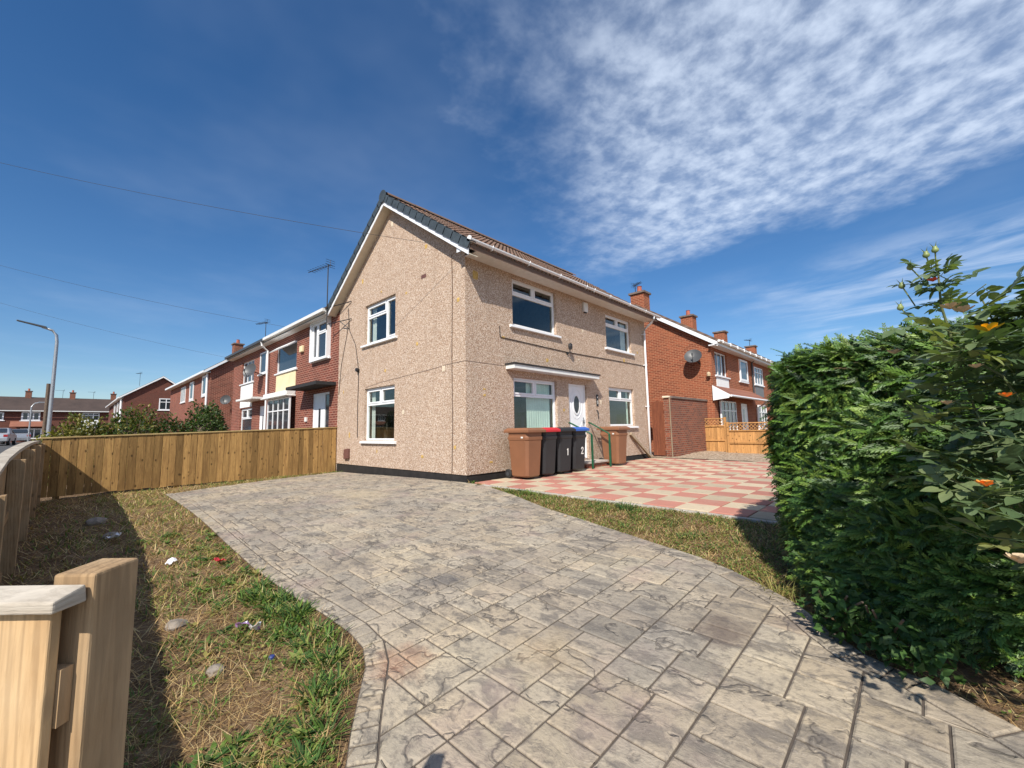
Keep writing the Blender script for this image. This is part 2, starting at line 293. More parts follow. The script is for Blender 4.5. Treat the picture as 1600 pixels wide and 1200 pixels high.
# ------------------------------------------------------------------ mesh helpers
def tag(o, label=None, cat=None, group=None, kind=None):
    if label: o['label'] = label
    if cat: o['category'] = cat
    if group: o['group'] = group
    if kind: o['kind'] = kind
    return o
def empty(name, loc, label=None, cat=None, group=None, rz=0):
    o = bpy.data.objects.new(name, None); col.objects.link(o); o.location = loc; o.rotation_euler = (0, 0, rz); o.empty_display_size = .1
    return tag(o, label, cat, group)
def wloc(o):
    v = Vector((0, 0, 0))
    while o is not None: v = v + Vector(o.location); o = o.parent
    return v
class MB:
    def __init__(s): s.v = []; s.f = []; s.t = []
    def add(s, vs, fs, tint=None):
        k = len(s.v); s.v += [tuple(x) for x in vs]; s.f += [tuple(i+k for i in f) for f in fs]
        s.t += [tint or (1, 1, 1)]*len(fs); return s
    def box(s, x0, x1, y0, y1, z0, z1):
        return s.hexa([(x0, y0, z0), (x1, y0, z0), (x1, y1, z0), (x0, y1, z0), (x0, y0, z1), (x1, y0, z1), (x1, y1, z1), (x0, y1, z1)])
    def hexa(s, v): return s.add(v, [(0, 3, 2, 1), (4, 5, 6, 7), (0, 1, 5, 4), (1, 2, 6, 5), (2, 3, 7, 6), (3, 0, 4, 7)])
    def poly(s, pts): return s.add(pts, [tuple(range(len(pts)))])
    def prism(s, pts, vec):
        n = len(pts); q = [tuple(Vector(p)+Vector(vec)) for p in pts]
        return s.add(list(pts)+q, [tuple(range(n))[::-1], tuple(range(n, 2*n))]+[(i, (i+1) % n, n+(i+1) % n, n+i) for i in range(n)])
    def tube(s, pts, r, n=8, cap=True):
        pts = [Vector(p) for p in pts]; rs = r if isinstance(r, (list, tuple)) else [r]*len(pts); vs = []; 
        for i, p in enumerate(pts):
            d = (pts[min(i+1, len(pts)-1)]-pts[max(i-1, 0)]).normalized()
            a = d.cross(Vector((0, 0, 1)) if abs(d.z) < .9 else Vector((1, 0, 0))).normalized(); c = d.cross(a)
            vs += [tuple(p+rs[i]*(math.cos(k*2*math.pi/n)*a+math.sin(k*2*math.pi/n)*c)) for k in range(n)]
        fs = [(i*n+k, i*n+(k+1) % n, (i+1)*n+(k+1) % n, (i+1)*n+k) for i in range(len(pts)-1) for k in range(n)]
        if cap: fs += [tuple(range(n))[::-1], tuple(range((len(pts)-1)*n, len(pts)*n))]
        return s.add(vs, fs)
    def lathe(s, prof, c, axis='z', n=12):
        vs = []
        for r, h in prof:
            for k in range(n):
                a = k*2*math.pi/n; q = (r*math.cos(a), r*math.sin(a), h)
                q = q if axis == 'z' else ((h, q[0], q[1]) if axis == 'x' else (q[0], h, q[1]))
                vs.append((q[0]+c[0], q[1]+c[1], q[2]+c[2]))
        return s.add(vs, [(i*n+k, i*n+(k+1) % n, (i+1)*n+(k+1) % n, (i+1)*n+k) for i in range(len(prof)-1) for k in range(n)])
    def build(s, name, mat, parent=None, bevel=0, smooth=False, local=False, fix=True):
        me = bpy.data.meshes.new(name); off = Vector((0, 0, 0)) if (parent is None or local) else wloc(parent)
        me.from_pydata([tuple(Vector(v)-off) for v in s.v], [], s.f)
        if any(t != (1, 1, 1) for t in s.t):
            a = me.color_attributes.new('tint', 'FLOAT_COLOR', 'CORNER'); d = []
            for pl, t in zip(me.polygons, s.t): d += list(t+(1,))*pl.loop_total
            a.data.foreach_set('color', d)
        if fix:
            bm = bmesh.new(); bm.from_mesh(me); bmesh.ops.recalc_face_normals(bm, faces=bm.faces[:]); bm.to_mesh(me); bm.free()
        if smooth: me.polygons.foreach_set('use_smooth', [True]*len(me.polygons))
        me.materials.append(MATS[mat]); o = bpy.data.objects.new(name, me); col.objects.link(o)
        if parent: o.parent = parent
        if bevel:
            m = o.modifiers.new('bevel', 'BEVEL'); m.width = bevel; m.segments = 2; m.limit_method = 'ANGLE'; m.angle_limit = rad(40)
        return o
def fast_mesh(name, V, T, mat, tint=None, parent=None, smooth=False):
    """V (n,3) T (m,3) arrays; tint (n,3) per vertex"""
    me = bpy.data.meshes.new(name); n, m = len(V), len(T)
    me.vertices.add(n); me.vertices.foreach_set('co', np.asarray(V, np.float32).ravel())
    me.loops.add(3*m); me.loops.foreach_set('vertex_index', np.asarray(T, np.int32).ravel())
    me.polygons.add(m); me.polygons.foreach_set('loop_start', np.arange(0, 3*m, 3, dtype=np.int32)); me.polygons.foreach_set('loop_total', np.full(m, 3, np.int32))
    if smooth: me.polygons.foreach_set('use_smooth', np.ones(m, bool))
    me.update(calc_edges=True)
    if tint is not None:
        a = me.color_attributes.new('tint', 'FLOAT_COLOR', 'POINT'); c = np.ones((n, 4), np.float32); c[:, :3] = tint; a.data.foreach_set('color', c.ravel())
    me.materials.append(MATS[mat]); o = bpy.data.objects.new(name, me); col.objects.link(o)
    if parent: o.parent = parent; o.location = tuple(-wloc(parent))
    return o
def link_copy(o, parent, loc=None, rot=None, scale=None):
    c = o.copy(); col.objects.link(c); c.parent = parent
    if loc is not None: c.location = loc
    if rot is not None: c.rotation_euler = rot
    if scale is not None: c.scale = scale
    return c

# ------------------------------------------------------------------ ground levels
def sm(t): t = max(0., min(1., t)); return t*t*(3-2*t)
def H(x, y):
    c = .012+.055*sm((x+6)/11); yy = min(max(-y, 0), 7.5)
    far = .85*sm((-x-18)/36)
    return -.01*max(0, min(x, 7))-c*yy-.09*sm(-x/6)+far
def grid(name, x0, x1, nx, y0, y1, ny, zf, mat, xs=None, ys=None):
    xs = xs or [x0+(x1-x0)*i/nx for i in range(nx+1)]; ys = ys or [y0+(y1-y0)*i/ny for i in range(ny+1)]
    mb = MB(); w = len(ys)
    mb.add([(x, y, zf(x, y)) for x in xs for y in ys], [(i*w+j, (i+1)*w+j, (i+1)*w+j+1, i*w+j+1) for i in range(len(xs)-1) for j in range(w-1)])
    o = mb.build(name, mat, smooth=True); o['kind'] = 'structure'; return o
def gz(x, y):
    n = mnoise.noise(Vector((x*2.1, y*2.1, 0)))*.018+mnoise.noise(Vector((x*7, y*7, 3)))*.009
    near = 1 if (-7 < x < 9 and -6.3 < y < 0) else .2
    return H(x, y)-.034+n*near-(.3 if y < -8.25 else 0)-(.2 if (-78 < x < -64 and y < 20) else 0)
gx = [-700, -400, -200, -120, -90, -78.2, -77.8, -70, -64.2, -63.8, -60, -50, -40, -30, -22, -16, -12, -9] + [-7+.12*i for i in range(136)] + [10, 12, 15, 20, 30, 50, 90, 160, 300, 700]
gy = [-700, -400, -200, -100, -60, -40, -25, -16, -12, -9, -8.27, -8.24, -7.5] + [-6.6+.12*i for i in range(56)] + [.5, 1.5, 3, 5, 8, 10, 12, 14, 18, 25, 40, 70, 120, 250, 500, 700]
grid('ground', 0, 0, 0, 0, 0, 0, gz, 'soil', gx, gy)
# street along the plot, pavement with kerb
xs_ = [-72+3*i for i in range(38)]
grid('pavement', 0, 0, 0, 0, 0, 0, lambda x, y: H(x, y)-.012, 'paving', [-72+2*i for i in range(57)], [-8.2, -7.6, -7., -6.4, -6.12])
kb = MB()
for x in xs_: kb.hexa([(x, -8.33, H(x, -8)-.2), (x+2.985, -8.33, H(x+3, -8)-.2), (x+2.985, -8.2, H(x+3, -8)-.2), (x, -8.2, H(x, -8)-.2), (x, -8.33, H(x, -8)-.008), (x+2.985, -8.33, H(x+3, -8)-.008), (x+2.985, -8.2, H(x+3, -8)-.008), (x, -8.2, H(x, -8)-.008)])
kb.build('kerb', 'kerbstone')['kind'] = 'structure'
grid('road', 0, 0, 0, 0, 0, 0, lambda x, y: H(x, -8)-.13+.02*math.sin(math.pi*min(1, max(0, (-8.3-y)/7))), 'asphalt', xs_, [-15.5, -13.5, -12, -10, -8.33])
grid('cross_road', 0, 0, 0, 0, 0, 0, lambda x, y: H(-70, -8)-.06, 'asphalt', [-76, -73, -70, -66], [-80, -40, -16, 0, 30])
grid('gravel_yard', 0, 0, 0, 0, 0, 0, lambda x, y: H(x, 1)+.012+.05*sm((y-9)/2)*sm((2.2-x)/2)+.015*mnoise.noise(Vector((x*3, y*3, 0))), 'gravel_soil', [-.9+.15*i for i in range(48)], [8.18+.15*i for i in range(29)])

# ------------------------------------------------------------------ stamped concrete drive
outer_left = [(-4.58, -4.2), (-1.65, -4.24), (.6, -4.3), (1.92, -4.32), (2.72, -4.3), (3.29, -4.26), (3.74, -4.25), (4.0, -4.28), (4.21, -4.37), (4.44, -4.53), (4.63, -4.66), (4.81, -4.77), (5.05, -5.0), (5.28, -5.35), (5.38, -5.8), (5.4, -6.14)]
right_edge = [(8.4, -6.14), (8.25, -5.2), (7.95, -4.4), (7.55, -3.6), (7.25, -3.08), (6.93, -2.8), (6.64, -2.61), (6.52, -2.58), (6.39, -2.52), (6.23, -2.35), (6.02, -2.09), (5.74, -1.88), (5.51, -1.73), (5.2, -1.58), (4.86, -1.48), (4.46, -1.36), (3.99, -1.22), (3.42, -1.05), (2.72, -.84), (1.68, -.42), (.77, -.14), (.55, -.04)]
back_edge = [(0.0, -.035), (-5.68, -.035), (-5.62, -.29), (-5.29, -2.07), (-4.88, -3.36)]
DRIVE = outer_left+right_edge+back_edge
def offset_chain(ch, d):
    out = []
    for i, p in enumerate(ch):
        a = Vector(ch[max(i-1, 0)]); c = Vector(ch[min(i+1, len(ch)-1)]); t = (c-a).normalized(); out.append((p[0]-t.y*d, p[1]+t.x*d))
    return out
inner_left = offset_chain(outer_left, .135); inner_right = offset_chain(right_edge, .17)
INNER = inner_left+inner_right+[(0.4, -.06), (-5.6, -.06)]+back_edge[2:]
def clip_rect(poly, x0, x1, y0, y1):
    for ax, v, sgn in ((0, x0, 1), (0, x1, -1), (1, y0, 1), (1, y1, -1)):
        out = []; n = len(poly)
        for i in range(n):
            a, c = poly[i], poly[(i+1) % n]; da = (a[ax]-v)*sgn; dc = (c[ax]-v)*sgn
            if da >= 0: out.append(a)
            if (da > 0 > dc) or (da < 0 < dc):
                t = da/(da-dc); out.append((a[0]+(c[0]-a[0])*t, a[1]+(c[1]-a[1])*t))
        poly = out
        if len(poly) < 3: return []
    cl = []
    for q in poly:
        if not cl or math.hypot(q[0]-cl[-1][0], q[1]-cl[-1][1]) > .004: cl.append(q)
    return cl if len(cl) > 2 else []
def area(p): return .5*sum(p[i][0]*p[(i+1) % len(p)][1]-p[(i+1) % len(p)][0]*p[i][1] for i in range(len(p)))
def centroid(p): return (sum(q[0] for q in p)/len(p), sum(q[1] for q in p)/len(p))
def paver(mb, poly, tint, top=.0, j=.0055, depth=.016):
    if area(poly) < 0: poly = poly[::-1]
    c = centroid(poly); n = len(poly)
    def ins(d):
        out = []
        for i in range(n):
            a, p, q = Vector(poly[i-1]), Vector(poly[i]), Vector(poly[(i+1) % n])
            e1 = (p-a); e2 = (q-p)
            if e1.length < 1e-5 or e2.length < 1e-5: out.append(tuple(p)); continue
            n1 = Vector((-e1.y, e1.x)).normalized(); n2 = Vector((-e2.y, e2.x)).normalized(); m = n1+n2
            if m.length < .3: out.append(tuple(p)); continue
            m = m/max(.35, (m.length**2)/2); out.append(tuple(p+m*d))
        return out
    lo = ins(j); hi = ins(j+.009)
    jit = R.uniform(-.002, .003)
    vs = [(q[0], q[1], H(*q)+top-depth) for q in lo]+[(q[0], q[1], H(*q)+top-.005) for q in lo]+[(q[0], q[1], H(*q)+top+jit) for q in hi]
    fs = [(i, (i+1) % n, n+(i+1) % n, n+i) for i in range(n)]+[(n+i, n+(i+1) % n, 2*n+(i+1) % n, 2*n+i) for i in range(n)]+[tuple(range(2*n, 3*n))]
    mb.add(vs, fs, tint)
rects = []
KS = .93; x = -5.8/KS; si = 0
while x < 8.6/KS:
    w = .57; y = (-6.2+R.uniform(-.2, 0))/KS
    while y < .1/KS:
        k = R.random()
        if k < .3:
            h = R.choice((.2, .24, .28)); s_ = R.choice((.19, .38)); rects += [(x, x+s_, y, y+h), (x+s_, x+w, y, y+h)]
        elif k < .5:
            h = .38; s_ = R.choice((.24, .33)); h2 = R.choice((.16, .22)); a = [(x, x+s_, y, y+h), (x+s_, x+w, y, y+h2), (x+s_, x+w, y+h2, y+h)]
            rects += a if R.random() < .5 else [(2*x+w-q[1], 2*x+w-q[0], q[2], q[3]) for q in a]
        elif k < .72:
            h = .46; s_ = .285; h1 = R.choice((.18, .27)); h2 = R.choice((.18, .27))
            rects += [(x, x+s_, y, y+h1), (x, x+s_, y+h1, y+h), (x+s_, x+w, y, y+h2), (x+s_, x+w, y+h2, y+h)]
        elif k < .88:
            h = .27; rects += [(x, x+.38, y, y+h), (x+.38, x+w, y, y+h)] if R.random() < .5 else [(x, x+.19, y, y+h), (x+.19, x+w, y, y+h)]
        else:
            h = R.choice((.18, .22)); rects.append((x, x+w, y, y+h))
        y += h
    x += w; si += 1
def unskew_poly(P):
    out = []
    for (X, Y) in P:   # invert  X=x+.02*(y+3), Y=y-.02x
        y = (Y+.02*(X-.06))/(1+.0004); xx = X-.02*(y+3); out.append((xx, y))
    return out
INNER_U = unskew_poly(INNER)
def sk(P): return [(p[0]+.02*(p[1]+3), p[1]-.02*p[0]) for p in P]
stones = []
def rtint():
    v = R.uniform(.78, 1.18); w = R.uniform(-.05, .06); k = R.random()
    if k < .08: v *= .72
    return (v+w, v, v-w*1.1)
for rc in rects:
    pl_ = clip_rect(INNER_U, *[v*KS for v in rc])
    if pl_ and abs(area(pl_)) > .003: stones.append((sk(pl_), rtint()))
def band(outer, inner, step):
    """cut a border band into short cross pieces"""
    out = []; 
    for i in range(len(outer)-1):
        L_ = math.hypot(outer[i+1][0]-outer[i][0], outer[i+1][1]-outer[i][1]); n = max(1, round(L_/step))
        for k in range(n):
            f = lambda c, t: (c[i][0]+(c[i+1][0]-c[i][0])*t, c[i][1]+(c[i+1][1]-c[i][1])*t)
            out.append(([f(outer, k/n), f(outer, (k+1)/n), f(inner, (k+1)/n), f(inner, k/n)], rtint()))
    return out
stones += band(outer_left, inner_left, .115)+band(right_edge, inner_right, .24)
base_mb = MB()
cells = [(a, a+.3, c, c+.3) for a in np.arange(-5.8, 8.6, .3) for c in np.arange(-6.3, .1, .3)]
for rc in cells:
    q = clip_rect(DRIVE, *rc)
    if q: base_mb.poly([(u, v, H(u, v)-.010) for u, v in (q if area(q) > 0 else q[::-1])])
drive_o = base_mb.build('driveway', 'joint_dark', fix=False); tag(drive_o, kind='structure')
def seen(pl_):
    c = centroid(pl_); d = Vector((c[0], c[1], H(*c)))-CAM; z = d.dot(fw)
    if z < .3: return 0
    X = d.dot(rr)/z*656/800; Y = d.dot(uu)/z*656/600
    if abs(X) > 1.12 or abs(Y) > 1.15: return 0
    return abs(area(pl_))*abs(d.z)/d.length**3
stones.sort(key=lambda s: -seen(s[0]))
rest = MB()
for i, (pl_, t) in enumerate(stones):
    if i < 300:
        m = MB(); paver(m, pl_, t); m.build('paving_stone', 'stamped_concrete', drive_o, fix=False)
    else: paver(rest, pl_, t)
tag(rest.build('paving_stones_beyond', 'stamped_concrete', drive_o, fix=False), kind='stuff')

# ------------------------------------------------------------------ patio of red and cream slabs
PX0, P = .62, .45
patio = MB()
def PZ(x, y): return -.01*x+.008
patio.box(.02, 7.0, -.0, 8.2, -.16, -.075)
patio_o = patio.build('patio', 'joint_dark'); tag(patio_o, kind='structure')
sl = {}
for c_, mname in ((0, 'slab_red'), (1, 'slab_cream')):
    m = MB(); a = P/2-.004; z = .0
    m.add([(-a, -a, -.045), (a, -a, -.045), (a, a, -.045), (-a, a, -.045), (-a, -a, -.006), (a, -a, -.006), (a, a, -.006), (-a, a, -.006), (-a+.008, -a+.008, 0), (a-.008, -a+.008, 0), (a-.008, a-.008, 0), (-a+.008, a-.008, 0)],
          [(i, (i+1) % 4, 4+(i+1) % 4, 4+i) for i in range(4)]+[(4+i, 4+(i+1) % 4, 8+(i+1) % 4, 8+i) for i in range(4)]+[(8, 9, 10, 11)])
    sl[c_] = m.build('patio_slab', mname, patio_o, local=True)
first = {0: True, 1: True}
for i in range(-1, 14):
    for j in range(18):
        cx = 2.02+P*(i-3)+P/2; cy = .02+P*j+P/2
        if cx-P/2 < .0 or (cx-P/2 < .62 and j < 0): continue
        if cx > 6.4 and cy > 2: continue
        k = (i+j+1) % 2
        loc = (cx+R.uniform(-.002, .002), cy+R.uniform(-.002, .002), PZ(cx, cy)+R.uniform(-.003, .003)); rot = (R.uniform(-.004, .004), .01+R.uniform(-.004, .004), R.uniform(-.006, .006))
        if first[k]: sl[k].location = loc; sl[k].rotation_euler = rot; first[k] = False
        else: link_copy(sl[k], patio_o, loc, rot)
e = MB(); e.hexa([(.5, -.05, -.2), (6.6, -.05, -.3), (6.6, .015, -.3), (.5, .015, -.2), (.5, -.05, -.012), (6.6, -.05, -.075), (6.6, .015, -.07), (.5, .015, -.008)])
e.build('slab_edging', 'slab_edge', patio_o, bevel=.008)

# ------------------------------------------------------------------ wall / window helpers
class Plane:
    """facade frame: u along the wall, d outwards, z up"""
    def __init__(s, kind, v): s.k = kind; s.v = v
    def __call__(s, u, d, z): return (s.v+d, u, z) if s.k == 'x' else (u, s.v-d, z)
def pbox(mb, P_, u0, u1, d0, d1, z0, z1):
    return mb.hexa([P_(u0, d0, z0), P_(u1, d0, z0), P_(u1, d1, z0), P_(u0, d1, z0), P_(u0, d0, z1), P_(u1, d0, z1), P_(u1, d1, z1), P_(u0, d1, z1)])
def wall_holes(mb, P_, u0, u1, z0, z1, holes, depth=.12):
    us = sorted({u0, u1, *[h[0] for h in holes], *[h[1] for h in holes]}); zs = sorted({z0, z1, *[h[2] for h in holes], *[h[3] for h in holes]})
    for i in range(len(us)-1):
        for j in range(len(zs)-1):
            cu, cz = (us[i]+us[i+1])/2, (zs[j]+zs[j+1])/2
            if any(h[0] < cu < h[1] and h[2] < cz < h[3] for h in holes): continue
            mb.poly([P_(us[i], 0, zs[j]), P_(us[i+1], 0, zs[j]), P_(us[i+1], 0, zs[j+1]), P_(us[i], 0, zs[j+1])])
    for a, c, e_, f in holes:
        for q in (((a, e_), (a, f)), ((c, e_), (c, f)), ((a, e_), (c, e_)), ((a, f), (c, f))):
            mb.poly([P_(q[0][0], 0, q[0][1]), P_(q[1][0], 0, q[1][1]), P_(q[1][0], -depth, q[1][1]), P_(q[0][0], -depth, q[0][1])])
def window(parent, P_, u0, u1, z0, z1, style='top2', sill=True, inset=.075, detail=True, frame='upvc', fwid=.055, room=True, inside=None, sill_ext=.1, flip=False):
    """frame with mullions, top lights as sashes, panes, sill"""
    f = MB(); t = fwid; D0, D1 = -inset-.06, -inset
    pbox(f, P_, u0, u0+t, D0, D1, z0, z1); pbox(f, P_, u1-t, u1, D0, D1, z0, z1)
    pbox(f, P_, u0+t, u1-t, D0, D1-.001, z0, z0+t); pbox(f, P_, u0+t, u1-t, D0, D1-.001, z1-t, z1)
    iu0, iu1, iz0, iz1 = u0+t, u1-t, z0+t, z1-t; um = (iu0+iu1)/2; H_ = iz1-iz0
    panes = []; sashes = []
    if style == 'top2':
        zt = iz1-.30*H_-.0; pbox(f, P_, iu0, iu1, D0, D1-.002, zt-t*.5, zt+t*.5); pbox(f, P_, um-t*.5, um+t*.5, D0, D1-.003, zt+t*.5, iz1)
        sashes = [(iu0, um-t*.5, zt+t*.5, iz1), (um+t*.5, iu1, zt+t*.5, iz1)]; panes = [(iu0, iu1, iz0, zt-t*.5)]
    elif style == 'side':            # fixed light with a top light, tall sash beside
        uc = iu0+.67*(iu1-iu0) if not flip else iu0+.33*(iu1-iu0); zt = iz1-.30*H_
        pbox(f, P_, uc-t*.5, uc+t*.5, D0, D1-.002, iz0, iz1)
        a, c = (iu0, uc-t*.5) if not flip else (uc+t*.5, iu1); s0, s1 = (uc+t*.5, iu1) if not flip else (iu0, uc-t*.5)
        pbox(f, P_, a, c, D0, D1-.003, zt-t*.5, zt+t*.5); sashes = [(a, c, zt+t*.5, iz1), (s0, s1, iz0, iz1)]; panes = [(a, c, iz0, zt-t*.5)]
    elif style == 'three':
        for q in (1/3, 2/3): pbox(f, P_, iu0+q*(iu1-iu0)-t*.4, iu0+q*(iu1-iu0)+t*.4, D0, D1-.002, iz0, iz1)
        panes = [(iu0+k/3*(iu1-iu0)+t*.4*(k > 0), iu0+(k+1)/3*(iu1-iu0)-t*.4*(k < 2), iz0, iz1) for k in range(3)]
    elif style == 'bay':
        n = max(2, round((iu1-iu0)/.55)); zt = iz1-.28*H_; pbox(f, P_, iu0, iu1, D0, D1-.002, zt-t*.4, zt+t*.4)
        for k in range(1, n): pbox(f, P_, iu0+k/n*(iu1-iu0)-t*.4, iu0+k/n*(iu1-iu0)+t*.4, D0, D1-.004, iz0, iz1)
        for k in range(n):
            a = iu0+k/n*(iu1-iu0)+t*.4*(k > 0); c = iu0+(k+1)/n*(iu1-iu0)-t*.4*(k < n-1); panes += [(a, c, iz0, zt-t*.4), (a, c, zt+t*.4, iz1)]
    else: panes = [(iu0, iu1, iz0, iz1)]
    w = f.build('window', frame, parent, bevel=.004 if detail else 0)
    gm = 'glass' if room else 'far_glass'
    for a, c, e_, g_ in sashes:
        s_ = MB(); q = .042
        pbox(s_, P_, a, a+q, D1-.045, D1+.012, e_, g_); pbox(s_, P_, c-q, c, D1-.045, D1+.012, e_, g_); pbox(s_, P_, a+q, c-q, D1-.045, D1+.011, e_, e_+q); pbox(s_, P_, a+q, c-q, D1-.045, D1+.011, g_-q, g_)
        s_.build('sash', frame, w, bevel=.004 if detail else 0); panes.append((a+q, c-q, e_+q, g_-q))
    for a, c, e_, g_ in panes:
        g = MB(); pbox(g, P_, a-.004, c+.004, D1-.036, D1-.028, e_-.004, g_+.004); g.build('pane', gm, w)
    if sill:
        s_ = MB(); e_ = sill_ext; a, c = u0-.02, u1+.02
        pts = [P_(a-e_, -inset+.0, z0), P_(a-e_, .07, z0-.025), P_(a-e_, .07, z0-.075), P_(a-e_, .002, z0-.085), P_(a-e_, .002, z0-.02)]
        v = Vector(P_(c+e_, 0, 0))-Vector(P_(a-e_, 0, 0)); s_.prism(pts, v); s_.build('sill', frame if frame == 'upvc' else 'white_paint', w, bevel=.006 if detail else 0)
    if room:
        r_ = MB(); d = -1.6; x0, x1, y0, y1 = u0-.3, u1+.3, z0-.4, z1+.12
        B = -inset-.16
        for q in ([P_(x0, d, y0), P_(x1, d, y0), P_(x1, d, y1), P_(x0, d, y1)], [P_(x0, B, y0), P_(x0, d, y0), P_(x0, d, y1), P_(x0, B, y1)], [P_(x1, B, y0), P_(x1, d, y0), P_(x1, d, y1), P_(x1, B, y1)],
                  [P_(x0, B, y0), P_(x1, B, y0), P_(x1, d, y0), P_(x0, d, y0)], [P_(x0, B, y1), P_(x1, B, y1), P_(x1, d, y1), P_(x0, d, y1)],
                  [P_(x0, B, y0), P_(x1, B, y0), P_(x1, B, z0), P_(x0, B, z0)], [P_(x0, B, z1), P_(x1, B, z1), P_(x1, B, y1), P_(x0, B, y1)],
                  [P_(x0, B, z0), P_(u0, B, z0), P_(u0, B, z1), P_(x0, B, z1)], [P_(u1, B, z0), P_(x1, B, z0), P_(x1, B, z1), P_(u1, B, z1)]): r_.poly(q)
        r_.build('room_behind', 'room_dark', w, fix=False)
    if inside:
        mname, lst = inside
        for a, c in lst:
            k = MB(); n = max(2, int((c-a)/.045)); pts = []
            for i in range(n+1): pts.append((a+(c-a)*i/n, -.19-.018*(i % 2)))
            for i in range(n): k.poly([P_(pts[i][0], pts[i][1], z0+.03), P_(pts[i+1][0], pts[i+1][1], z0+.03), P_(pts[i+1][0], pts[i+1][1], z1-.02), P_(pts[i][0], pts[i][1], z1-.02)])
            k.build('curtain', mname, w, fix=False)
    return w

# ------------------------------------------------------------------ the pebble-dashed corner house
house = empty('corner_house', (-3.03, 4.2, 0), 'two-storey corner house with beige pebble-dashed walls and white windows', 'house')
FX, GY = Plane('x', 0.), Plane('y', 0.)
W_, D_ = 8.4, 6.06
front_w = [(1.47, 3.18, 3.53, 4.70, 'top2'), (5.72, 7.33, 3.53, 4.63, 'top2'), (1.46, 3.12, .92, 2.28, 'top2'), (5.74, 7.33, 1.09, 2.30, 'top2')]
gable_w = [(-4.41, -2.79, 3.51, 4.64, 'side'), (-4.36, -2.79, .82, 2.25, 'top2')]
door_h = (3.64, 4.52, .20, 2.27)
wm = MB()
wall_holes(wm, FX, 0, W_, .13, 4.84, [w[:4] for w in front_w]+[door_h])
wall_holes(wm, GY, -D_, 0, .13, 4.84, [w[:4] for w in gable_w])
wm.poly([(-D_, 0, 4.84), (0, 0, 4.84), (0, 0, 4.98), (-3.03, 0, 7.12), (-D_, 0, 4.98)])
wm.poly([(0, W_, -.1), (-D_, W_, -.1), (-D_, W_, 4.98), (-3.03, W_, 7.12), (0, W_, 4.98)])
wm.poly([(-D_, 0, -.2), (-D_, W_, -.2), (-D_, W_, 4.98), (-D_, 0, 4.98)]); wm.poly([(0, 0, 4.84), (0, W_, 4.84), (0, W_, 5.0), (0, 0, 5.0)])
# bottom lip of the render
for q in ([(0, 0, .13), (0, W_, .13), (-.02, W_, .13), (-.02, .02, .13)], [(-D_, 0, .13), (0, 0, .13), (-.02, .02, .13), (-D_, .02, .13)]): wm.poly(q)
wall = wm.build('wall', 'pebbledash', house)
pm = MB(); pm.poly([(-.018, .018, -.3), (-.018, W_, -.3), (-.018, W_, .132), (-.018, .018, .132)]); pm.poly([(-D_, .018, -.3), (-.018, .018, -.3), (-.018, .018, .132), (-D_, .018, .132)])
pm.build('plinth', 'plinth_black', house)
ins = [None, ('net_white', [(6.95, 7.25)]), ('blind_green', [(2.1, 3.05)]), ('blind_green', [(7.12, 7.27)])]
for w, i_ in zip(front_w, ins): window(house, FX, *w, inside=i_)
window(house, GY, *gable_w[0], inside=('net_white', [(-4.3, -4.12)])); window(house, GY, *gable_w[1], inside=('net_white', [(-4.28, -4.12)]))
# door
dr = MB(); u0, u1, z0, z1 = door_h
pbox(dr, FX, u0, u0+.06, -.13, -.06, z0, z1); pbox(dr, FX, u1-.06, u1, -.13, -.06, z0, z1); pbox(dr, FX, u0+.06, u1-.06, -.13, -.061, z1-.06, z1); pbox(dr, FX, u0, u1, -.14, -.04, z0-.03, z0)
pbox(dr, FX, u0+.062, u1-.062, -.12, -.075, z0+.001, z1-.062)
door = dr.build('door', 'upvc', house, bevel=.004)
def oval(cx, cz, a, c, d0, d1, n=28, a2=None, c2=None):
    m = MB(); o_ = [(cx+a*math.cos(k*2*math.pi/n), cz+c*math.sin(k*2*math.pi/n)) for k in range(n)]
    if a2:
        i_ = [(cx+a2*math.cos(k*2*math.pi/n), cz+c2*math.sin(k*2*math.pi/n)) for k in range(n)]
        vs = [FX(u, d0, z) for u, z in o_]+[FX(u, d1, z) for u, z in o_]+[FX(u, d1, z) for u, z in i_]+[FX(u, d0, z) for u, z in i_]
        m.add(vs, [(r*n+k, r*n+(k+1) % n, ((r+1) % 4)*n+(k+1) % n, ((r+1) % 4)*n+k) for r in range(4) for k in range(n)])
    else: m.prism([FX(u, d0, z) for u, z in o_], Vector(FX(0, d1, 0))-Vector(FX(0, d0, 0)))
    return m
um = (u0+u1)/2
oval(um, 1.70, .175, .29, -.076, -.058, a2=.135, c2=.245).build('oval_frame', 'upvc', door, smooth=False)
oval(um, 1.70, .137, .247, -.076, -.068).build('oval_pane', 'obscure_glass', door)
oval(um, 1.72, .28, .42, -.076, -.068, a2=.265, c2=.405).build('moulding', 'upvc', door)
for s in (-1, 1):
    m = MB(); a = um+s*.06; c = um+s*.26
    pts = [FX(a, -.076, .36), FX(c, -.076, .36), FX(c, -.076, 1.22), FX(um+s*.16, -.076, 1.10), FX(a, -.076, 1.0)]
    m.prism(pts, (.011, 0, 0)); m.build('door_panel', 'upvc', door, bevel=.008)
m = MB(); pbox(m, FX, u1-.135, u1-.095, -.075, -.055, 1.12, 1.34); pbox(m, FX, u1-.2, u1-.1, -.05, -.03, 1.24, 1.265); m.build('door_handle', 'steel_grey', door)
# canopy over window and door
m = MB(); m.box(.002, .28, 1.2, 4.78, 2.43, 2.53); cano = m.build('canopy', 'upvc_old', house, bevel=.006)
m = MB(); m.box(.003, .305, 1.175, 4.805, 2.531, 2.565); m.build('canopy_felt', 'felt_black', cano)
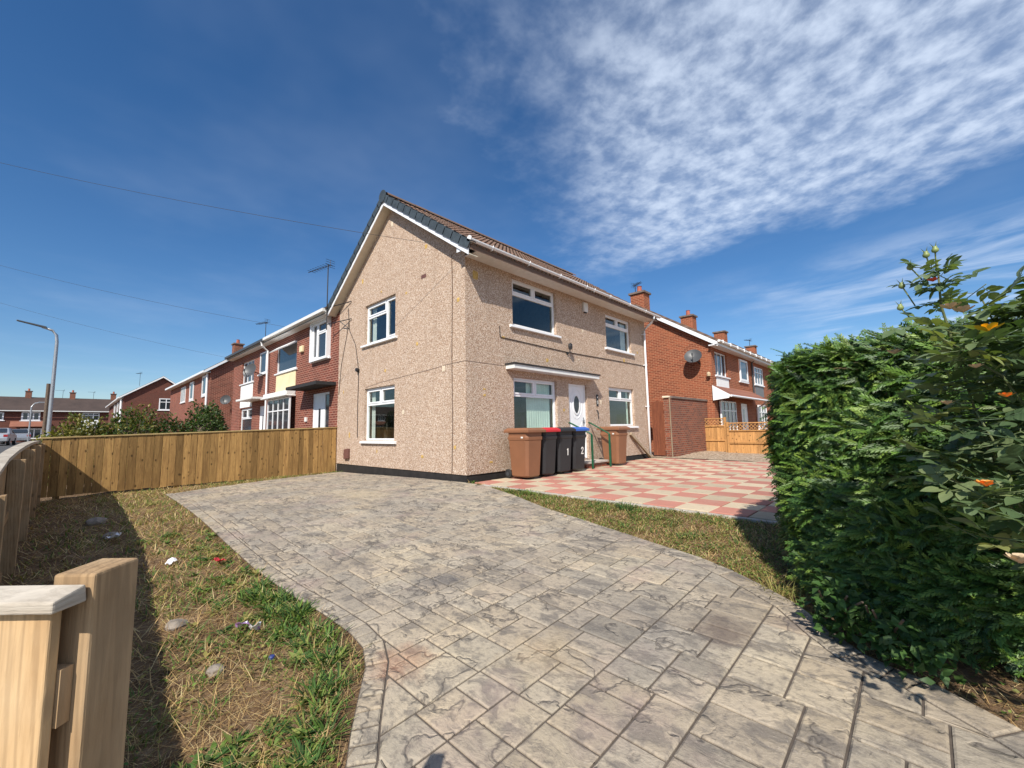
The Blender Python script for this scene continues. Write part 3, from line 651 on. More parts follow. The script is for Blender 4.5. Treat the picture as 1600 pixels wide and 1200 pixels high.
# roof
RX, RZ, SL = -3.03, 7.36, .707
def rz_(x): return RZ-SL*abs(x-RX)
m = MB()
for xe in (.44, -D_-.36):
    m.hexa([(RX, -.22, RZ-.16), (xe, -.22, rz_(xe)-.16), (xe, W_+.12, rz_(xe)-.16), (RX, W_+.12, RZ-.16), (RX, -.22, RZ-.05), (xe, -.22, rz_(xe)-.05), (xe, W_+.12, rz_(xe)-.05), (RX, W_+.12, RZ-.05)])
roof = m.build('roof', 'roof_brown', house)
# double-roman tiles, front slope and a plain far slope
ct, st = math.cos(math.atan(SL)), math.sin(math.atan(SL)); tl = MB(); ncol, nrow = 29, 12; wd = (W_+.32)/ncol; ln = (.44-RX)/ct/nrow
prof = [(0, 0), (.12, .002), (.2, .03), (.3, .038), (.4, .03), (.48, .002), (.62, .002), (.7, .03), (.8, .038), (.9, .03), (.98, .002)]
for r_ in range(nrow):
    for c_ in range(ncol):
        s0 = r_*ln; s1 = (r_+1)*ln+.04; y0 = -.2+c_*wd+R.uniform(-.004, .004); lift = .03+R.uniform(-.004, .006); q = []
        for (a, h) in prof:
            for s_, dz in ((s0, 0.0), (s1, lift)):
                hh = h+dz-.03; q.append((RX+s_*ct+hh*st, y0+a*wd, RZ-s_*st+hh*ct))
            hh = h+lift-.075; q.append((RX+s1*ct+hh*st, y0+a*wd, RZ-s1*st+hh*ct))
        k = len(prof); tl.add(q, [(3*i, 3*i+1, 3*i+4, 3*i+3) for i in range(k-1)]+[(3*i+1, 3*i+2, 3*i+5, 3*i+4) for i in range(k-1)])
tag(tl.build('roof_tiles', 'roof_brown', roof, fix=False), kind='stuff')
# ridge tiles
rt = MB(); n = 8
for k in range(n+1):
    a = math.pi*k/n; 
    for y in (0, .43): rt.v.append((.13*math.cos(a), y, .1*math.sin(a)-.02))
rt.add([], []); rt.f = [(2*k, 2*k+1, 2*k+3, 2*k+2) for k in range(n)]; rt.t = [(1, 1, 1)]*n
r0_ = rt.build('ridge_tile', 'roof_brown', roof, local=True, fix=False)
ro = wloc(roof)
for k in range(20):
    loc = Vector((RX, -.2+k*.435, RZ-.0+R.uniform(-.004, .004)))-ro
    if k == 0: r0_.location = loc
    else: link_copy(r0_, roof, loc)
# verge caps: stepped dark tiles up both rakes
for sgn, cnt in ((1, 13), (-1, 13)):
    Ltot = (.46-RX)/ct if sgn > 0 else (D_+.36+RX)/ct
    for k in range(cnt):
        a0, a1 = Ltot*k/cnt, Ltot*(k+1)/cnt+.035; m = MB()
        def pt(a, off, y): return (RX+sgn*(a*ct+off*st), y, RZ-a*st+off*ct)
        o0, o1 = .0, .03
        m.hexa([pt(a0, o0-.165, -.285), pt(a1, o1-.175, -.285), pt(a1, o1-.175, -.262), pt(a0, o0-.165, -.262), pt(a0, o0+.012, -.285), pt(a1, o1+.012, -.285), pt(a1, o1+.012, -.262), pt(a0, o0+.012, -.262)])
        m.hexa([pt(a0, o0-.012, -.262), pt(a1, o1-.012, -.262), pt(a1, o1-.012, -.12), pt(a0, o0-.012, -.12), pt(a0, o0+.0115, -.262), pt(a1, o1+.0115, -.262), pt(a1, o1+.0115, -.12), pt(a0, o0+.0115, -.12)])
        m.build('verge_tile', 'verge_dark', roof, bevel=.004)
m = MB(); m.lathe([(.0, -.02), (.17, -.02), (.17, .0), (.0, .0)], (RX, -.275, RZ-.06), 'y', 14); m.build('ridge_end_cap', 'verge_dark', roof)
# barge boards, verge soffits, eaves box
for sgn, xe in ((1, .40), (-1, -D_-.30)):
    m = MB(); a, c = (RX, xe)
    m.hexa([(a, -.255, RZ-.30), (c, -.255, rz_(c)-.30), (c, -.232, rz_(c)-.30), (a, -.232, RZ-.30), (a, -.255, RZ-.165), (c, -.255, rz_(c)-.165), (c, -.232, rz_(c)-.165), (a, -.232, RZ-.165)])
    m.build('barge_board', 'upvc', roof)
    m = MB(); m.hexa([(a, -.231, RZ-.285), (c, -.231, rz_(c)-.285), (c, .01, rz_(c)-.285), (a, .01, RZ-.285), (a, -.231, RZ-.27), (c, -.231, rz_(c)-.27), (c, .01, rz_(c)-.27), (a, .01, RZ-.27)])
    m.build('verge_soffit', 'soffit_cream', roof)
m = MB()
for k in range(84): m.box(.0, .385, .0+k*.1005, .0+k*.1005+.097, 4.785, 4.80)
m.build('eaves_soffit', 'upvc_old', roof)
m = MB(); m.box(.386, .405, -.23, W_+.1, 4.775, 4.945); m.build('fascia', 'upvc', roof)
m = MB(); m.add([(.0, -.228, 4.80), (.386, -.228, 4.776), (.386, -.228, 4.93), (.0, -.228, 5.1)], [(0, 1, 2, 3)]); m.build('eaves_end', 'upvc', roof, fix=False)
gt = MB(); n = 8; gc = (.465, 4.945)
for k in range(n+1):
    a = math.pi+math.pi*k/n
    for rr_ in (.06, .054):
        for y in (-.27, W_+.28): gt.v.append((gc[0]+rr_*math.cos(a), y, gc[1]+rr_*math.sin(a)))
gt.f = [(4*k, 4*k+1, 4*k+5, 4*k+4) for k in range(n)]+[(4*k+2, 4*k+6, 4*k+7, 4*k+3) for k in range(n)]+[(0, 2, 3, 1), (4*n, 4*n+1, 4*n+3, 4*n+2)]+[(4*k, 4*k+4, 4*k+6, 4*k+2) for k in range(n)]
gt.t = [(1, 1, 1)]*len(gt.f)
gut = gt.build('gutter', 'upvc', roof, smooth=False, fix=False)
m = MB(); m.lathe([(0, 0), (.064, 0), (.064, .02), (0, .02)], (gc[0], -.285, gc[1]-.0), 'y', 12); m.build('gutter_end', 'upvc', gut)
for y in (.35, 1.55, 2.75, 3.95, 4.35, 5.2, 6.4, 7.5): m = MB(); m.tube([(.405, y, 4.95), (.402, y, 4.885), (.44, y, 4.874), (.49, y, 4.874), (.532, y, 4.92), (.532, y, 4.962)], .011, 6); m.build('gutter_bracket', 'upvc', gut)
m = MB(); m.tube([(.465, 8.2, 4.89), (.465, 8.2, 4.80), (.40, 8.2, 4.70), (.12, 8.2, 4.50), (.075, 8.2, 4.42), (.075, 8.2, 3.3), (.075, 8.2, 1.7), (.085, 8.17, .03)], .036, 10); dp = m.build('downpipe', 'upvc', house, smooth=True)
for z in (3.2, 1.75, 4.3): m = MB(); m.lathe([(.045, -.03), (.045, .03)], (.075, 8.2, z), 'z', 10); m.box(.0, .06, 8.14, 8.26, z-.012, z+.012); m.build('pipe_clip', 'upvc', dp)
# fixtures
m = MB(); m.box(.0, .07, 4.46, 4.66, 4.42, 4.70); al = m.build('alarm_box', 'upvc_old', house, bevel=.012)
m = MB(); m.box(.01, .055, 4.5, 4.62, 4.395, 4.42); m.build('alarm_strobe', 'black_metal', al)
m = MB(); m.tube([(.0, 3.62, 3.12), (.07, 3.62, 3.10), (.11, 3.62, 3.16), (.11, 3.62, 3.22)], .012, 6); m.lathe([(.0, 0), (.045, .0), (.06, .08), (.055, .15), (.0, .19)], (.12, 3.62, 3.18), 'z', 8); m.lathe([(0, 0), (.04, 0), (.04, .03), (0, .03)], (0, 3.62, 3.09), 'x', 10)
m.build('wall_lamp', 'black_metal', house)
m = MB(); m.box(.0, .018, 5.0, 5.1, 1.68, 2.02); pk = m.build('number_plaque', 'black_metal', house, bevel=.006)
m = MB()
for z in (1.74, 1.83): m.box(.0182, .021, 5.025, 5.075, z, z+.012); 
m.box(.0182, .021, 5.025, 5.036, 1.74, 1.845); m.box(.0182, .021, 5.064, 5.075, 1.74, 1.845); m.box(.0182, .021, 5.03, 5.07, 1.92, 1.96); m.build('numeral', 'sticker', pk)
m = MB(); m.tube([(.0, 5.0, 1.55), (.05, 5.0, 1.52), (.06, 5.0, 1.44), (.03, 5.02, 1.40)], .014, 6); m.tube([(.03, 5.0, 1.56), (.05, 5.02, 1.3)], .01, 6); m.build('hook', 'black_metal', house)
m = MB(); m.tube([(.004, 1.02, 3.42), (.012, 1.03, 3.16), (.012, 1.2, 3.16), (.012, 3.6, 3.12), (.012, 6.2, 3.16), (.012, W_-.02, 3.18)], .009, 6); m.build('wall_cable', 'cable_black', house)
m = MB(); m.tube([(-.44, -.012, 4.95), (-.42, -.014, 4.2), (-.45, -.012, 2.6), (-.43, -.013, 1.2), (-.46, -.012, .16)], .009, 6); m.build('wall_cable', 'crack_dark', house)
m = MB(); m.tube([(-5.46, -.02, 4.82), (-5.35, -.012, 4.1), (-4.95, -.012, 3.6), (-4.77, -.012, 3.0), (-4.72, -.012, 2.7), (-4.74, -.012, 1.6), (-4.72, -.012, .9)], .009, 6); m.build('wall_cable', 'cable_black', house)
m = MB(); m.tube([(-5.4, -.012, 4.4), (-5.55, -.012, 3.9), (-5.85, -.012, 3.1), (-5.98, -.012, 2.2)], .007, 5); m.build('wall_cable', 'cable_black', house)
m = MB()      # hairline crack round the corner at first-floor level
cr = [(-4.3, 2.28), (-3.4, 2.36), (-2.6, 2.39), (-1.9, 2.42), (-1.2, 2.45), (-.6, 2.49), (.0, 2.5)]
for (a, c), (a2, c2) in zip(cr, cr[1:]): m.hexa([(a, -.003, c), (a2, -.003, c2), (a2, .01, c2), (a, .01, c), (a, -.003, c+.014), (a2, -.003, c2+.014), (a2, .01, c2+.014), (a, .01, c+.014)])
m.hexa([(.003, 0, 2.5), (.003, 1.2, 2.5), (-.01, 1.2, 2.5), (-.01, 0, 2.5), (.003, 0, 2.512), (.003, 1.2, 2.512), (-.01, 1.2, 2.512), (-.01, 0, 2.512)])
m.build('wall_crack', 'crack_dark', house)
m = MB(); m.lathe([(0, 0), (.05, .0), (.06, .04), (.045, .09), (0, .1)], (-4.72, -.1, 2.83), 'y', 10); m.tube([(-4.72, 0, 2.75), (-4.72, -.06, 2.78)], .02, 6); m.build('wall_lamp', 'black_metal', house)
m = MB(); m.box(-5.45, -5.32, -.07, -.0, .28, .56); m.build('meter_box', 'meter_brown', house, bevel=.01)
m = MB(); m.box(-5.30, -5.17, -.085, -.0, .30, .58); m.build('meter_box', 'meter_brown', house, bevel=.01)
m = MB(); m.box(-1.63, -1.43, -.006, .01, 4.71, 4.80); vt = m.build('air_vent', 'meter_brown', house)
def patch(P_, u, z, w, h, mat):
    m = MB(); n = 9; pts = []
    for k in range(n):
        a = 2*math.pi*k/n+.3; r_ = R.uniform(.75, 1.1); pts.append(P_(u+r_*w*max(-.8, min(.8, math.cos(a)*1.2)), .0035, z+r_*h*max(-.8, min(.8, math.sin(a)*1.2))))
    c = P_(u, .012, z); m.add(pts+[c], [(k, (k+1) % n, n) for k in range(n)]); m.build('render_patch', mat, house, smooth=True, fix=False)
for u, z, w, h, mt in ((-1.43, 5.47, .07, .07, 0), (-4.59, 5.43, .06, .08, 0), (-.23, 3.87, .06, .06, 0), (-1.79, 3.14, .05, .06, 0), (-3.26, 2.65, .06, .05, 0), (-5.23, .97, .06, .11, 0), (-3.63, .53, .03, .06, 0), (-2.38, 1.52, .06, .07, 1), (-1.56, .46, .07, .05, 0), (-.37, .69, .05, .05, 0), (-3.52, 4.86, .04, .04, 0), (-5.67, 2.26, .03, .06, 0), (-3.0, 6.62, .06, .1, 1), (-2.28, 4.52, .05, .04, 0), (-.75, 2.42, .08, .09, 1)):
    patch(GY, u, z, w, h, ('patch_yellow', 'patch_pale')[mt])
for u, z, w, h, mt in ((.3, 4.44, .1, .13, 0), (.53, 1.93, .05, .025, 0), (.53, 1.80, .05, .03, 0), (2.75, 2.8, .07, .06, 0), (3.40, 1.53, .06, .05, 0), (4.17, 2.97, .06, .03, 1), (4.42, 3.84, .05, .07, 1), (1.15, 3.17, .06, .04, 0), (6.79, 3.22, .08, .09, 0), (5.25, 1.80, .07, .09, 1), (7.75, 3.6, .05, .06, 0), (7.8, 1.5, .05, .05, 1), (.7, .35, .06, .03, 0)):
    patch(FX, u, z, w, h, ('patch_yellow', 'patch_pale')[mt])
# door step, hand rails, plank
st_ = empty('door_step', (.3, 4.1, 0), 'low brick doorstep with stone top below the white front door', 'step')
m = MB(); m.box(.005, .5, 3.62, 4.62, -.05, .11); m.build('brick_riser', 'brick_old', st_)
m = MB(); m.box(.005, .54, 3.58, 4.66, .111, .165); m.build('tread', 'stone_grey', st_, bevel=.01)
for lab, ya, yb, px_ in (('green metal handrail on the bin side of the doorstep', 3.60, 3.67, .66), ('green metal handrail on the far side of the doorstep by brown bin', 4.56, 4.44, .72)):
    h_ = empty('handrail', (px_, yb, 0), lab, 'handrail', 'handrails at the front door')
    m = MB(); m.tube([(.0, ya, 1.20), (.06, ya, 1.18), (px_-.02, yb, .89), (px_, yb, .86)], .022, 8); m.build('rail', 'rail_green', h_, smooth=True)
    m = MB(); m.box(px_-.022, px_+.022, yb-.022, yb+.022, -.03, .87); m.build('post', 'rail_green', h_, bevel=.004)
m = MB(); m.hexa([(.02, 6.86, .80), (.09, 6.86, .80), (.19, 8.02, .005), (.11, 8.02, .005), (.02, 6.92, .87), (.09, 6.92, .87), (.19, 8.12, .005), (.11, 8.12, .005)])
tag(m.build('plank', 'wood_plank', None), 'weathered timber plank leaning on the wall below the lower right window', 'plank')

# ------------------------------------------------------------------ wheelie bins
def bin_proto(bodym, lidm):
    r_ = empty('wheelie_bin', (0, 0, 0)); r_.rotation_euler = (0, 0, 0)
    wT, wB, dT, dB, h = .50, .42, .62, .50, .97
    def lv(t):
        w = wB+(wT-wB)*t; d0 = -.30*(1-t)-.36*t+.02; d1 = d0+dB+(dT-dB)*t; return w/2, d0+.0, d1
    m = MB(); rings = []; 
    for t, ex in ((0, -.02), (.03, 0), (.78, 0), (.80, .014), (.86, .014), (.87, .0), (.95, .0), (.955, .03), (1, .03)):
        w, a, c = lv(t); w += ex; a -= ex; c += ex; q = .05
        rings.append([(a, -w+q, t*h), (a+q, -w, t*h), (c-q, -w, t*h), (c, -w+q, t*h), (c, w-q, t*h), (c-q, w, t*h), (a+q, w, t*h), (a, w-q, t*h)])
    z0 = .045; k = len(rings)
    m.add([(x, y, z+z0) for rg in rings for x, y, z in rg], [(i*8+j, i*8+(j+1) % 8, (i+1)*8+(j+1) % 8, (i+1)*8+j) for i in range(k-1) for j in range(8)]+[tuple(range(8))[::-1]])
    body = m.build('body', bodym, r_, bevel=.006, local=True)
    w, a, c = lv(1.0); m = MB(); zt = h+z0
    lo = [(a-.06, -w-.035), (c+.055, -w-.035), (c+.055, w+.035), (a-.06, w+.035)]; hi = [(a+.0, -w+.03), (c-.02, -w+.03), (c-.02, w-.03), (a+.0, w-.03)]
    m.add([(x, y, zt-.045) for x, y in lo]+[(x, y, zt+.012) for x, y in lo]+[(x, y, zt+.055) for x, y in hi], [(3, 2, 1, 0)]+[(i, (i+1) % 4, 4+(i+1) % 4, 4+i) for i in range(4)]+[(4+i, 4+(i+1) % 4, 8+(i+1) % 4, 8+i) for i in range(4)]+[(8, 9, 10, 11)])
    lid = m.build('lid', lidm, r_, bevel=.01, local=True)
    m = MB(); m.tube([(a-.1, -w+.02, zt-.01), (a-.1, w-.02, zt-.01)], .016, 8); m.box(a-.11, a-.02, -w+.03, -w+.06, zt-.04, zt); m.box(a-.11, a-.02, w-.06, w-.03, zt-.04, zt); m.build('handle', bodym, r_, local=True)
    for s in (-1, 1):
        m = MB(); m.lathe([(.0, -.022), (.05, -.022), (.085, -.02), (.10, -.012), (.10, .012), (.085, .02), (.05, .022), (.0, .022)], (-.33, s*.225, .10), 'y', 16); wh = m.build('wheel', 'rubber', r_, local=True, smooth=True)
        m = MB(); m.lathe([(.0, -.026), (.045, -.026), (.045, .026), (.0, .026)], (-.33, s*.225, .10), 'y', 10); m.build('hub', 'lamp_dark', wh, local=True)
    m = MB(); m.box(-.345, -.315, -.21, .21, .085, .115); m.build('axle', 'black_metal', r_, local=True)
    # council logo: small crest over a word bar, moulded pale on the front
    w8, a8, c8 = lv(.72); m = MB(); X = c8+.0025
    m.add([(X, -.055, .76), (X, .06, .775), (X, .06, .787), (X, -.055, .772)], [(0, 1, 2, 3)])
    m.add([(X+.002, -.01, .79), (X+.002, .02, .792), (X+.002, .004, .822)], [(0, 1, 2)]); m.add([(X+.002, .018, .792), (X+.002, .04, .795), (X+.002, .03, .812)], [(0, 1, 2)])
    m.build('logo', 'sticker', body, local=True, fix=False)
    return r_
def copy_tree(o, parent=None):
    c = o.copy(); col.objects.link(c); c.parent = parent
    for ch in list(o.children): copy_tree(ch, c)
    return c
br = bin_proto('bin_brown', 'bin_brown'); bk = bin_proto('bin_black', 'bin_black')
def swap_lid(o, mt):
    for ch in o.children:
        if ch.name.startswith('lid'):
            ch.data = ch.data.copy(); ch.data.materials[0] = MATS[mt]
bins = [(br, (.65, 1.12, 0), -.05, 'brown wheelie bin nearest the house corner', None, None), (bk, (.62, 1.68, 0), .03, 'black wheelie bin with a bright red lid', 'lid_red', None),
        (bk, (.58, 2.33, 0), -.14, 'black wheelie bin with black lid and painted number 1', None, '1'), (bk, (.57, 2.92, 0), -.06, 'black wheelie bin with blue lid and painted number 2', 'lid_blue', '2'),
        (br, (.60, 4.93, 0), -.10, 'brown wheelie bin beyond the green handrails under the lower window', None, None)]
used = set()
made = []
for pr, loc, rz, lab, lid, num in bins:
    o = pr if pr.name not in used else copy_tree(pr)
    used.add(pr.name); made.append((o, loc, rz, lab, lid, num))
for o, loc, rz, lab, lid, num in made:
    o.location = (loc[0], loc[1], PZ(*loc[:2])+.002); o.rotation_euler = (0, 0, rz); o.scale = (1.0, 1.0, 1.0); tag(o, lab, 'wheelie bin', 'wheelie bins along the house front')
    if lid: swap_lid(o, lid)
    X = .2375
    body = [c for c in o.children if c.name.startswith('body')][0]
    if num:
        m = MB(); 
        def stroke(pts, w_=.014):
            for (a, c), (a2, c2) in zip(pts, pts[1:]):
                d = Vector((a2-a, c2-c)); n_ = Vector((-d.y, d.x)).normalized()*w_; e_ = d.normalized()*w_*.6; zx = lambda z: .2205+(z-.045)/.97*.06
                q = [(a-e_.x+n_.x, c-e_.y+n_.y), (a2+e_.x+n_.x, c2+e_.y+n_.y), (a2+e_.x-n_.x, c2+e_.y-n_.y), (a-e_.x-n_.x, c-e_.y-n_.y)]
                m.add([(zx(z)+.003+.0004*len(m.f), y, z) for y, z in q], [(0, 1, 2, 3)])
        if num == '1': stroke([(.05, .55), (.07, .57), (.07, .43)]); 
        else: stroke([(.03, .54), (.045, .57), (.08, .575), (.10, .55), (.09, .51), (.05, .46), (.035, .43), (.11, .43)])
        m.build('painted_numeral', 'sticker', body, local=True, fix=False)
    if 'brown' in lab:
        m = MB(); m.box(.11, .165, -.264, -.2585, .855, .888); m.build('sticker', 'sticker', body, local=True)

# ------------------------------------------------------------------ timber fence beside the house (runs from gable corner to the street)
fence = empty('timber_fence', (-6.0, -3, -.1), 'tall yellowish timber board fence from the pebble-dashed gable to the street', 'fence')
y = -.02; k = 0
def ftop(y): return 1.225+(.155/6.)*y
while y > -6.0:
    w = R.uniform(.11, .155); m = MB(); zt = ftop(y)-.03; zb = -.115+R.uniform(-.02, .0); d = R.uniform(-.004, .006)
    m.box(-6.075+d, -6.053+d, y-w+.003, y-.002, zb, zt); m.build('board', 'wood_green', fence, bevel=.002); y -= w
m = MB(); m.hexa([(-6.12, -6.05, ftop(-6.05)-.03), (-6.03, -6.05, ftop(-6.05)-.03), (-6.03, 0-.01, ftop(0)-.03), (-6.12, -.01, ftop(0)-.03), (-6.12, -6.05, ftop(-6.05)), (-6.03, -6.05, ftop(-6.05)), (-6.03, -.01, ftop(0)), (-6.12, -.01, ftop(0))])
m.build('cap_rail', 'wood_cap', fence, bevel=.004)
for y in (-.08, -1.9, -3.8, -5.75): m = MB(); m.box(-6.18, -6.08, y-.05, y+.05, -.4, ftop(y)-.035); m.build('post', 'wood_green', fence)
for z in (.15, .85): m = MB(); m.box(-6.115, -6.077, -6.0, -.1, z, z+.08); m.build('rail', 'wood_green', fence)
# street fence, brown boards with posts on the inside
sf = empty('street_fence', (-.8, -6.06, -.2), 'brown timber boundary fence along the pavement with posts on its inner side', 'fence')
def st_top(x): return H(x, -6)+1.15-.075*max(0, x-.8)
x = -6.0
while x < 4.75:
    w = R.uniform(.14, .16); m = MB(); m.box(x, x+w-.004, -6.085, -6.063, H(x, -6)-.05, st_top(x)-.02); m.build('board', 'wood_brown', sf); x += w
m = MB(); 
for a in np.arange(-6.0, 4.7, 1.1):
    c = min(4.8, a+1.1); m.hexa([(a, -6.13, st_top(a)-.02), (c, -6.13, st_top(c)-.02), (c, -6.03, st_top(c)-.02), (a, -6.03, st_top(a)-.02), (a, -6.13, st_top(a)+.018), (c, -6.13, st_top(c)+.018), (c, -6.03, st_top(c)+.018), (a, -6.03, st_top(a)+.018)])
m.build('cap_rail', 'wood_white', sf)
for x in (.2, -1.6, -3.5, -5.35, 2.05, 3.75, 4.75): m = MB(); m.box(x-.1, x, -6.06, -5.945, H(x, -6)-.3, st_top(x)-.035); m.build('post', 'wood_brown', sf, bevel=.004)
for dz in (.2, .78):
    m = MB(); m.hexa([(-6, -6.062, st_top(-6)-1.15+dz), (4.75, -6.062, st_top(4.75)-1.15+dz), (4.75, -6.02, st_top(4.75)-1.15+dz), (-6, -6.02, st_top(-6)-1.15+dz), (-6, -6.062, st_top(-6)-1.07+dz), (4.75, -6.062, st_top(4.75)-1.07+dz), (4.75, -6.02, st_top(4.75)-1.07+dz), (-6, -6.02, st_top(-6)-1.07+dz)]); m.build('rail', 'wood_brown', sf)
# splayed end at the drive entrance: gate post, boards and weathered cap
gp = empty('gate_post', (5.72, -5.63, -.43), 'thick sawn timber gate post standing at the drive entrance, close by', 'post')
A = Vector((-.735, -.678, 0)); Bv = Vector((-.678, .735, 0))          # along the splay, and across it (inward)
O = Vector((5.756, -5.638, 0)); m = MB(); zt = .84
def q_(a, c, z): v = O+A*a+Bv*c; return (v.x, v.y, z)
m.hexa([q_(0, 0, -.6), q_(.066, 0, -.6), q_(.066, .078, -.6), q_(0, .078, -.6), q_(0, 0, zt), q_(.066, 0, zt), q_(.066, .078, zt+.003), q_(0, .078, zt+.003)]); m.build('shaft', 'wood_brown', gp, bevel=.004)
sp = empty('splay_fence', (5.4, -5.95, -.43), 'pale timber fence end with weathered white cap beside the gate post', 'fence')
a = .025; w = .145
for k in range(6):
    m = MB(); m.hexa([q_(a, -.036, -.5), q_(a+w-.004, -.036, -.5), q_(a+w-.004, -.019, -.5), q_(a, -.019, -.5), q_(a, -.036, .80), q_(a+w-.004, -.036, .80), q_(a+w-.004, -.019, .80), q_(a, -.019, .80)]); m.build('board', 'wood_fresh', sp, bevel=.003); a += w
m = MB(); m.hexa([q_(.006, -.052, .801), q_(.93, -.052, .801), q_(.93, -.002, .801), q_(.006, -.002, .801), q_(.006, -.052, .818), q_(.93, -.052, .818), q_(.93, -.006, .828), q_(.006, -.006, .828)]); m.build('cap_rail', 'wood_white', sp, bevel=.003)
for z in (.63, 0): m = MB(); m.hexa([q_(.02, -.019, z), q_(.92, -.019, z), q_(.92, -.001, z), q_(.02, -.001, z), q_(.02, -.019, z+.08), q_(.92, -.019, z+.08), q_(.92, -.001, z+.08), q_(.02, -.001, z+.08)]); m.build('rail', 'wood_brown', sp)
m = MB(); m.hexa([q_(.86, -.02, -.6), q_(.95, -.02, -.6), q_(.95, .07, -.6), q_(.86, .07, -.6), q_(.86, -.02, .79), q_(.95, -.02, .79), q_(.95, .07, .79), q_(.86, .07, .79)]); m.build('post', 'wood_brown', sp)

# ------------------------------------------------------------------ neighbouring terraces
def chimney(parent, x, y, zb, zt, mat='brick_old', pots=1):
    m = MB(); m.box(x-.33, x+.33, y-.3, y+.3, zb, zt); c = m.build('chimney', mat, parent)
    m = MB(); m.box(x-.4, x+.4, y-.37, y+.37, zt, zt+.09); m.build('chimney_cap', 'chim_cap', c)
    for k in range(pots): m = MB(); m.lathe([(.13, 0), (.10, .3), (.12, .33), (.085, .34), (.085, .0)], (x+(k-.5*(pots-1))*.34, y, zt+.09), 'z', 10); m.build('chimney_pot', 'pot_red', c)
    return c
def aerial(loc, h, label, rz=0., arm=.9, cat='aerial'):
    a = empty('tv_aerial', loc, label, cat, 'rooftop television aerials', rz)
    m = MB(); m.tube([(0, 0, 0), (0, 0, h)], .018, 6); m.build('mast', 'black_metal', a, local=True)
    m = MB(); m.tube([(.15, 0, h-.05), (-arm, 0, h-.02)], .012, 5)
    m.build('boom', 'black_metal', a, local=True)
    for k in range(8): m = MB(); x = .05-(arm)*k/8.; m.tube([(x, -.14, h-.03), (x, .14, h-.03)], .007, 4); m.build('element', 'black_metal', a, local=True)
    m = MB()
    for q in (-.12, -.05, .03, .1): m.tube([(.12, -.16, h+q), (.12, .16, h+q)], .006, 4)
    m.tube([(.12, 0, h-.14), (.12, 0, h+.12)], .008, 4); m.build('reflector', 'black_metal', a, local=True); return a
def dish(loc, P_dir, label, r=.33, wallpt=None):
    d = empty('satellite_dish', loc, label, 'satellite dish', 'satellite dishes'); v = Vector(P_dir).normalized()
    q = v.to_track_quat('Z', 'Y'); m = MB(); prof = [(r*t, .16*r*t*t*2) for t in (0, .25, .5, .75, 1)]
    tmp = MB().lathe(prof, (0, 0, 0), 'z', 20); m.add([tuple(q @ Vector(p_)+Vector(loc)) for p_ in tmp.v], tmp.f); m.build('reflector', 'dish_grey', d, smooth=True, fix=False)
    m = MB(); e_ = Vector(loc)+v*r*1.1; m.tube([Vector(loc)+q @ Vector((0, -r, .1)), e_-Vector((0, 0, .12))], .012, 5); m.build('feed_arm', 'black_metal', d)
    m = MB(); m.lathe([(0, -.05), (.035, -.05), (.035, .05), (0, .05)], tuple(e_-Vector((0, 0, .1))), 'z', 8); m.build('feed_horn', 'lamp_dark', d)
    m = MB(); m.tube([loc, wallpt], .02, 6); m.build('wall_arm', 'black_metal', d); return d
# --- brick terrace joined to the gable's far side
nb = empty('brick_terrace', (-12.1, 3, -.1), 'red brick terrace joined to the far edge of the pebble-dashed gable', 'house')
NY = Plane('y', 0.0); NYw = Plane('y', .0)
m = MB(); holes = [(-8.0, -6.75, 3.5, 4.76), (-11.7, -9.6, 3.46, 4.5), (-13.9, -13.05, 3.66, 4.58), (-16.7, -14.8, 3.46, 4.5), (-8.0, -6.68, .05, 2.36), (-11.95, -9.55, .75, 2.36), (-13.75, -13.0, .05, 2.24), (-16.7, -14.8, .75, 2.26)]
wall_holes(m, NY, -18.2, -D_-.002, -.3, 4.82, holes, .1); m.poly([(-18.2, 0, -.3), (-18.2, 6, -.3), (-18.2, 6, 4.9), (-18.2, 3, 7.0), (-18.2, 0, 4.9)]); nbw = m.build('wall', 'brick_left', nb)
m = MB(); m.hexa([(-18.4, -.32, 4.93), (-6.3, -.32, 4.93), (-6.3, 3.0, 7.2), (-18.4, 3.0, 7.2), (-18.4, -.32, 5.0), (-6.3, -.32, 5.0), (-6.3, 3.0, 7.27), (-18.4, 3.0, 7.27)])
m.hexa([(-18.4, 6.3, 4.93), (-6.3, 6.3, 4.93), (-6.3, 3.0, 7.2), (-18.4, 3.0, 7.2), (-18.4, 6.3, 5.0), (-6.3, 6.3, 5.0), (-6.3, 3.0, 7.27), (-18.4, 3.0, 7.27)]); nr = m.build('roof', 'roof_far', nb)
m = MB(); m.box(-18.35, -6.42, -.30, .0, 4.80, 4.83); m.build('eaves_soffit', 'upvc_old', nr)
m = MB(); m.box(-12.3, -6.42, -.40, -.30, 4.86, 4.96); m.build('gutter', 'upvc_old', nr); m = MB(); m.box(-18.35, -12.31, -.40, -.30, 4.86, 4.96); m.build('gutter', 'lamp_dark', nr); m = MB(); m.box(-18.35, -6.42, -.30, -.28, 4.79, 4.93); m.build('fascia', 'upvc_old', nr)
w = window(nb, NY, *holes[0], 'side', inset=-.06, room=False, flip=True); m = MB(); pbox(m, NY, -8.06, -8.0, -.1, .14, 3.44, 4.80); pbox(m, NY, -6.75, -6.69, -.1, .14, 3.44, 4.80); pbox(m, NY, -8.0, -6.75, -.1, .139, 4.765, 4.80); pbox(m, NY, -8.0, -6.75, -.1, .139, 3.44, 3.50); m.build('box_surround', 'upvc', w)
w = window(nb, NY, *holes[1], 'plain', inset=.02, room=False); m = MB(); m.hexa([NY(-11.62, .03, 4.46), NY(-9.68, .03, 4.46), NY(-9.68, .32, 4.24), NY(-11.62, .32, 4.24), NY(-11.62, .05, 4.49), NY(-9.68, .05, 4.49), NY(-9.68, .34, 4.27), NY(-11.62, .34, 4.27)])
